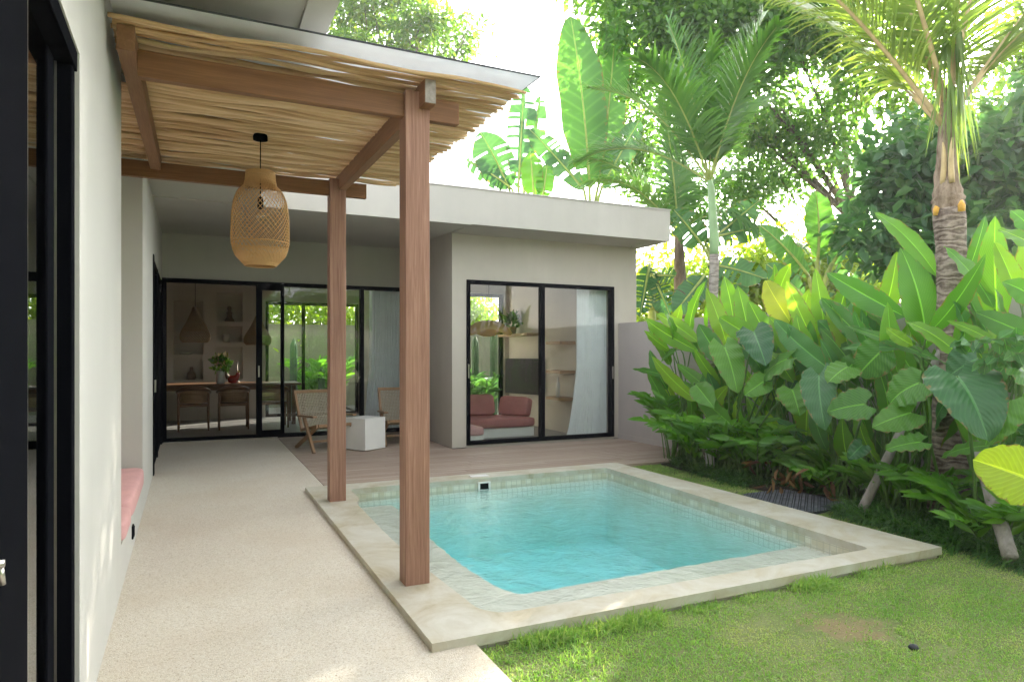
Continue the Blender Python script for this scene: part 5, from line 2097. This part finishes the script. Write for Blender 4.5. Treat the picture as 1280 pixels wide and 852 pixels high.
g = D(738, 400, 13.4)
banana('banana plant with two huge upright leaves rising behind the flat roof', (g.x, g.y, -.1), [
    (D(737, 236, 13.3), D(713, 20, 13.0), .92, .05, 'banana'), (D(748, 232, 13.5), D(770, 4, 13.8), .72, .03, 'banana'),
    (D(752, 236, 13.4), D(800, 150, 13.2), .55, .25, 'banana_dark'), (D(730, 238, 13.4), D(660, 160, 13.8), .5, .35, 'banana_dark')], stem_h=3.6)
g = D(655, 400, 13.9)
banana('banana plant with dark tattered leaves beside the pergola roof', (g.x, g.y, -.1), [
    (D(636, 236, 13.9), D(600, 165, 13.7), .85, .12, 'banana_dark'), (D(648, 236, 13.9), D(655, 105, 13.9), .6, .55, 'banana_dark'),
    (D(640, 236, 13.9), D(582, 200, 13.6), .5, .3, 'banana_dark'), (D(660, 236, 14), D(676, 120, 14.2), .45, .6, 'banana_dark'),
    (D(655, 230, 13.8), D(712, 190, 13.6), .55, .3, 'banana_dark')], stem_h=3.6)
g = D(668, 400, 12.9)
banana('young lime green banana plant glowing just above the flat roof', (g.x, g.y, -.1), [
    (D(668, 250, 12.9), D(663, 190, 12.8), .42, .12, 'helio_mid'), (D(678, 250, 12.9), D(684, 206, 12.8), .34, .12, 'helio_mid')], stem_h=3.4, stem_r=.08)
g = D(1022, 440, 9.6)
banana('banana plant with one upright paddle leaf beyond the garden wall', (g.x, g.y, -.1), [
    (D(1022, 322, 9.5), D(1019, 238, 9.4), .46, .0, 'banana'), (D(1010, 345, 9.4), D(950, 282, 9.2), .40, .05, 'banana'),
    (D(1005, 372, 9.3), D(958, 330, 9.2), .35, .1, 'banana_dark'), (D(1040, 330, 9.6), D(1082, 262, 9.8), .4, .2, 'banana_dark')], stem_h=2.0, stem_r=.09)
g = D(905, 420, 11.0)
banana('banana plant with drooping dark leaves behind the slim palm', (g.x, g.y, -.1), [
    (D(890, 300, 11), D(950, 250, 10.8), .45, .4, 'banana_dark'), (D(880, 300, 11), D(960, 282, 10.8), .4, .5, 'banana_dark'), (D(895, 340, 10.8), D(930, 378, 10.4), .5, .2, 'banana_dark'),
    (D(880, 345, 10.8), D(842, 392, 10.2), .45, .1, 'banana_dark'), (D(880, 310, 10.9), D(842, 262, 10.8), .5, .25, 'banana_dark'), (D(885, 330, 10.9), D(960, 350, 10.4), .5, .3, 'banana_dark')], stem_h=2.2)
g = D(815, 420, 11.6)
banana('banana plant with hanging leaves between the flat roof and the wall', (g.x, g.y, -.1), [
    (D(812, 330, 11.6), D(800, 395, 11.0), .4, .4, 'banana_dark'), (D(820, 345, 11.6), D(845, 345, 11.2), .35, .3, 'banana_dark'), (D(815, 340, 11.6), D(840, 400, 11.2), .4, .35, 'banana_dark')], stem_h=2.2)

# back palm with arching leaf stalks behind the roof corner
bpk = D(852, 400, 12.4)
bp = thing('feather_palm', 'bushy feather palm with brown trunk behind the corner of the flat roof', 'palm tree', (bpk.x, bpk.y, -.1))
mb = MB()
trunk_tube(mb, [Vector((bpk.x, bpk.y, -.1)), D(851, 380, 12.4), D(848, 285, 12.4)], [.14, .12, .08], 10, .08)
mb.build('trunk', M['bark'], bp)
cl = Cloud()
sm = MB()
cr = D(848, 292, 12.4)
for (r, f, up, L, dr) in ((-.6, 0, 1.0, 2.4, 1.2), (-.2, -.4, 1.3, 2.4, .9), (.5, .2, .9, 2.3, 1.2), (-.9, .2, .5, 2.2, 1.1), (.2, .6, 1.2, 2.2, .9), (.8, -.2, .2, 2.2, .9), (-.3, -.6, .2, 2.0, 1.0), (.3, -.7, .3, 2.0, 1.1), (-.7, -.4, .8, 2.3, 1.2), (0, 0, 1.6, 2.2, .3)):
    frond(cl, sm, cr, Rv * r + Fv * f + Vector((0, 0, up)), L, 60, .045, .75, dr, up, .02, .45, .3, .14)
cl.build('crown', M['frond'], bp)
sm.build('frond_stalk', M['stem_yellow'], bp)


# ------------------------------------------------------------------ trees
def tree(name, label, base, blobs, n_clusters, per, leafL, mat, bark='bark', trunk_r=.22, group=None, spread=.5, flat=0.0, cat='tree', forks=True, shell=.55, aspect=.48):
    """blobs: (centre, radii); leaves gather in clusters through the blobs, with limbs to each"""
    t = thing(name, label, cat, tuple(base), group)
    base = Vector(base)
    vols = [r[0] * r[1] * r[2] for c, r in blobs]
    tot = sum(vols)
    mb = MB()
    top = Vector((0, 0, 0))
    for (c, r), v in zip(blobs, vols):
        top += Vector(c) * (v / tot)
    fork = base.lerp(top, .52)
    fork.x, fork.y = base.x * .75 + top.x * .25, base.y * .75 + top.y * .25
    trunk_tube(mb, [base, base.lerp(fork, .5) + Vector((random.uniform(-.1, .1), random.uniform(-.1, .1), 0)), fork], [trunk_r * 1.25, trunk_r, trunk_r * .8], 10, .05)
    cl = Cloud()
    for (c, r), v in zip(blobs, vols):
        c = Vector(c)
        mid = fork.lerp(c, .5) + Vector((random.uniform(-.3, .3), random.uniform(-.3, .3), .25))
        limb = bez(fork, mid, c, 8)
        mb.tube(limb, [trunk_r * (.40 - .33 * i / 8) for i in range(9)], 7)
        k = max(3, int(n_clusters * v / tot))
        for _ in range(k):
            u = Vector(RNG.normal(size=3)).normalized() * (random.random() ** shell)
            cc = c + Vector((u.x * r[0], u.y * r[1], u.z * r[2]))
            if random.random() < .35:
                lp = limb[random.randint(4, 8)]
                mb.tube(bez(lp, lp.lerp(cc, .5) + Vector((0, 0, .12)), cc, 4), [trunk_r * .10 * (1 - .18 * i) for i in range(5)], 4)
            m = int(per * random.uniform(.6, 1.4))
            off = RNG.normal(size=(m, 3)) * spread * random.uniform(.5, 1.1)
            off[:, 2] *= .7
            P = np.array(cc) + off
            Dd = unit(off + 1e-4) * .7 + RNG.normal(size=(m, 3)) * .6 + np.array([0, 0, -.25])
            Nn = np.array([0, 0, 1.0]) + RNG.normal(size=(m, 3)) * .55
            L = leafL * (.65 + .7 * RNG.random(m))
            hue = random.random()
            cl.add(*leaf_cloud(P, Dd, Nn, L, L * aspect, np.clip(hue * .6 + RNG.random(m) * .4, 0, 1)))
    cl.build('crown', M[mat], t)
    mb.build('trunk', M[bark], t)
    return t


def blob(u, v, d, ru, rv, rd):
    """centre and radii given in px at a distance"""
    k = d / FPX
    return (tuple(D(u, v, d)), (ru * k, rd, rv * k))


b0 = D(492, 430, 18.5)
tree('broadleaf_tree', 'leafy tree with yellowing leaves standing behind the pergola roof', (b0.x, b0.y, -.1), [
    blob(428, 70, 18, 26, 40, .9), blob(462, 80, 18.2, 30, 34, .9), blob(505, 85, 18.5, 34, 30, .9), blob(450, 20, 18.5, 34, 30, .9), blob(520, 35, 18.2, 34, 30, .9), blob(548, 20, 18.3, 24, 18, .6), blob(552, 85, 18.2, 20, 24, .6),
    blob(580, 70, 18, 14, 26, .4), blob(586, 38, 18, 12, 14, .4), blob(490, -30, 18.6, 70, 30, 1.2)],
    170, 62, .17, 'tree_yel', trunk_r=.22, spread=.30)
b0 = D(1105, 430, 15.5)
tree('broadleaf_tree', 'tall dense broadleaf tree filling the top right sky behind the slim palm', (b0.x, b0.y, -.1), [
    blob(790, 30, 13.5, 40, 40, .9), blob(850, 20, 13.2, 50, 40, 1.0), blob(910, 40, 13, 55, 50, 1.0), blob(975, 30, 13, 55, 55, 1.0), blob(1040, 50, 13.2, 45, 50, .9), blob(860, 90, 13.6, 50, 36, .8), blob(945, 115, 13.4, 45, 34, .8), blob(900, -60, 14, 120, 50, 1.3), blob(1060, -30, 13, 70, 50, 1.2), blob(775, -30, 14, 60, 40, 1.1), blob(1075, 100, 13.2, 30, 34, .7)],
    420, 62, .165, 'tree_mid', trunk_r=.13, spread=.36)
b0 = D(1090, 430, 15.8)
tree('broadleaf_tree', 'airy tree with small leaves and gaps of sky right of the slim palm', (b0.x, b0.y, -.1), [
    blob(935, 170, 14.5, 40, 30, .7), blob(985, 165, 14.5, 36, 34, .7), blob(1030, 160, 14, 40, 34, .7), blob(925, 235, 14.5, 45, 34, .7), blob(985, 225, 15, 40, 26, .6), blob(800, 190, 14.8, 34, 50, .7), blob(770, 180, 15, 20, 40, .5), blob(1060, 190, 14, 26, 26, .5), blob(790, 110, 14.5, 30, 40, .6)],
    270, 42, .13, 'tree_mid', trunk_r=.08, spread=.34)
b0 = D(1180, 440, 9.8)
tree('leathery_tree', 'dark dense tree with leathery leaves beyond the wall behind the thick palm', (b0.x, b0.y, -.1), [
    blob(1115, 240, 9.3, 40, 46, .7), blob(1165, 225, 9.3, 50, 60, .8), blob(1250, 230, 9.0, 55, 70, .8), blob(1120, 310, 9.0, 55, 36, .6), blob(1230, 320, 8.8, 70, 50, .8), blob(1300, 200, 9, 50, 90, .9), blob(1082, 295, 9.3, 26, 30, .4), blob(1140, 175, 9.6, 30, 24, .5)],
    210, 46, .20, 'tree_dark', trunk_r=.12, spread=.27)
b0 = D(1250, 430, 12.5)
tree('broadleaf_tree', 'pale green tree behind the coconut fronds at the top right corner', (b0.x, b0.y, -.1), [
    blob(1120, 100, 12, 40, 50, .8), blob(1280, 150, 12, 60, 50, 1.0), blob(1290, 60, 12.5, 50, 40, .9), blob(1190, 155, 11.5, 50, 34, .8)],
    90, 50, .16, 'tree_yel', trunk_r=.12, spread=.34)
BG = 'sunlit bushes beyond the garden wall'
for lab, u, v, d, ru, rv in (('sunny lime bush between the flat roof and the slim palm', 850, 350, 15.5, 70, 55), ('sunny lime bush right of the slim palm, above the paddle leaves', 950, 335, 15, 75, 45), ('sunny lime bush low behind the upright banana leaf', 1040, 330, 14.5, 60, 40)):
    b0 = D(u, 430, d)
    tree('lime_bush', lab, (b0.x, b0.y, -.1), [blob(u, v, d, ru, rv, .9), blob(u - 30, v + 25, d + .3, ru * .8, rv * .8, .9), blob(u + 25, v + 40, d, ru * .8, rv * .9, .9)],
         75, 70, .15, 'bush_lime', trunk_r=.08, spread=.40, group=BG, cat='bush')
# foliage over the rear courtyard wall, seen through the glass
RG = 'bushes behind the rear courtyard wall'
for lab, x, y in (('lime bush seen through the left sliding glass pane above the rear wall', 1.6, 19.3), ('lime bush seen through the glass above the rear wall beside the back post', 3.3, 19.4), ('green bush behind the rear wall seen through the sofa window', 5.6, 19.5), ('green bush above the rear wall seen at the corner of the curtain', 7.6, 19.5)):
    tree('lime_bush', lab, (x, y, -.1), [((x, y, 2.5), (1.1, .7, .8)), ((x + .5, y, 1.8), (1, .7, .9)), ((x - .4, y + .5, 3.1), (.9, .7, .6))], 60, 55, .17, 'bush_lime', trunk_r=.07, spread=.38, group=RG, cat='bush')
# courtyard understory
YG = 'leafy plants in the rear courtyard'
for lab, u, y in (('spiky dark plant under the cacti behind the sofa window', 612, 13.2), ('leafy plant at the left foot of the cacti behind the sofa window', 593, 13.0)):
    p = at(u, 440, y=y)
    ginger(lab, p.x, p.y, .45, 1.15, 16, 'tree_dark', 13, .28, YG)
for lab, x, y in (('leafy plant against the rear wall seen right of the dining table', 2.4, 17.2), ('leafy plant against the rear wall beside the back window post', 3.0, 17.0)):
    ginger(lab, x, y, .5, 1.5, 16, 'ginger', 13, .28, YG)

HG = 'shrubs along the wall behind the viewer'
for lab, x in (('round shrub at the left of the wall behind the viewer', -.5), ('round shrub in the middle of the wall behind the viewer', 1.9), ('round shrub at the right of the wall behind the viewer', 4.3)):
    tree('garden_shrub', lab, (x, -4.0, -.1), [((x, -4.0, .8), (.9, .5, .6)), ((x + .7, -4.1, 1.3), (.8, .5, .6)), ((x - .6, -4.0, 1.5), (.7, .5, .6))], 60, 60, .17, 'ginger', trunk_r=.05, spread=.3, group=HG, cat='shrub')
# trees behind and beside the viewer: they stand in the reflections and shade the garden
SG = 'garden trees behind the viewer'
for lab, x, y, h in (('leafy tree over the wall behind the viewer, mirrored in the glass', 1.5, -7.0, 5.0), ('second leafy tree over the wall behind the viewer, nearer the villa', 5.5, -6.5, 4.6)):
    tree('broadleaf_tree', lab, (x, y, -.1), [((x, y, h * .75), (1.6, 1.2, 1.2)), ((x + 1.2, y, h * .6), (1.3, 1.1, 1)), ((x - 1.2, y, h * .65), (1.3, 1.1, 1))], 80, 60, .2, 'tree_yel', trunk_r=.15, spread=.5, group=SG)

# ------------------------------------------------------------------ scattering volume added to imitate lens glare over the trees
hm, hn = new_mat('glare_volume')
ho = hn.nodes.new('ShaderNodeOutputMaterial')
pv = hn.nodes.new('ShaderNodeVolumePrincipled')
pv.inputs['Color'].default_value = (1, 1, 1, 1)
pv.inputs['Density'].default_value = 0.0016
pv.inputs['Anisotropy'].default_value = 0.5
hn.links.new(pv.outputs[0], ho.inputs['Volume'])
top = max((o.matrix_world @ Vector(c)).z for o in scene.objects if o.type == 'MESH' for c in o.bound_box)
mb = MB()
mb.box(-160, 160, -160, 160, -2.0, top + 0.5)
hz = mb.build('glare_veil', hm)
hz['kind'] = 'stuff'

# ------------------------------------------------------------------ sky, sun, camera
SUN_EL, SUN_AZ = math.radians(25.0), math.radians(58.6)
w = bpy.data.worlds.new('World')
scene.world = w
w.use_nodes = True
nt = w.node_tree
for n_ in list(nt.nodes):
    nt.nodes.remove(n_)
sky = nt.nodes.new('ShaderNodeTexSky')
sky.sky_type = 'NISHITA'
sky.sun_disc = False
sky.sun_elevation = SUN_EL
sky.sun_rotation = SUN_AZ
sky.air_density = 1.0
sky.dust_density = 3.0
sky.ozone_density = 1.0
hs = nt.nodes.new('ShaderNodeHueSaturation')
hs.inputs['Saturation'].default_value = 0.22
bg = nt.nodes.new('ShaderNodeBackground')
bg.inputs['Strength'].default_value = 0.15
ow = nt.nodes.new('ShaderNodeOutputWorld')
nt.links.new(sky.outputs[0], hs.inputs['Color'])
nt.links.new(hs.outputs[0], bg.inputs['Color'])
nt.links.new(bg.outputs[0], ow.inputs['Surface'])
sl = bpy.data.lights.new('sun', 'SUN')
sl.energy = 4.0
sl.angle = math.radians(0.6)
sl.color = (1.0, 0.90, 0.76)
so = bpy.data.objects.new('sun', sl)
COL.objects.link(so)
sd = Vector((math.sin(SUN_AZ) * math.cos(SUN_EL), math.cos(SUN_AZ) * math.cos(SUN_EL), math.sin(SUN_EL)))
so.rotation_euler = sd.to_track_quat('Z', 'Y').to_euler()
so.location = sd * 30

cd = bpy.data.cameras.new('camera')
cam = bpy.data.objects.new('camera', cd)
COL.objects.link(cam)
cd.sensor_width = 36
cd.lens = 36 * FPX / 1280
cd.shift_y = (HY - 426) / 1280
cd.clip_start = 0.05
cd.clip_end = 600
cam.location = (0, 0, CAMH)
cam.rotation_euler = (PI / 2, 0, -YAW)
scene.camera = cam
vs = scene.view_settings
vs.view_transform = 'Standard'
vs.look = 'None'
vs.exposure = 2.78
vs.gamma = 1
vs.use_curve_mapping = False
cy = scene.cycles
cy.max_bounces = 10
cy.diffuse_bounces = 5
cy.glossy_bounces = 4
cy.transmission_bounces = 6
cy.transparent_max_bounces = 24
cy.sample_clamp_indirect = 6
cy.caustics_reflective = False
cy.caustics_refractive = False
cy.use_denoising = True
try:
    cy.denoiser = 'OPENIMAGEDENOISE'
except Exception:
    pass
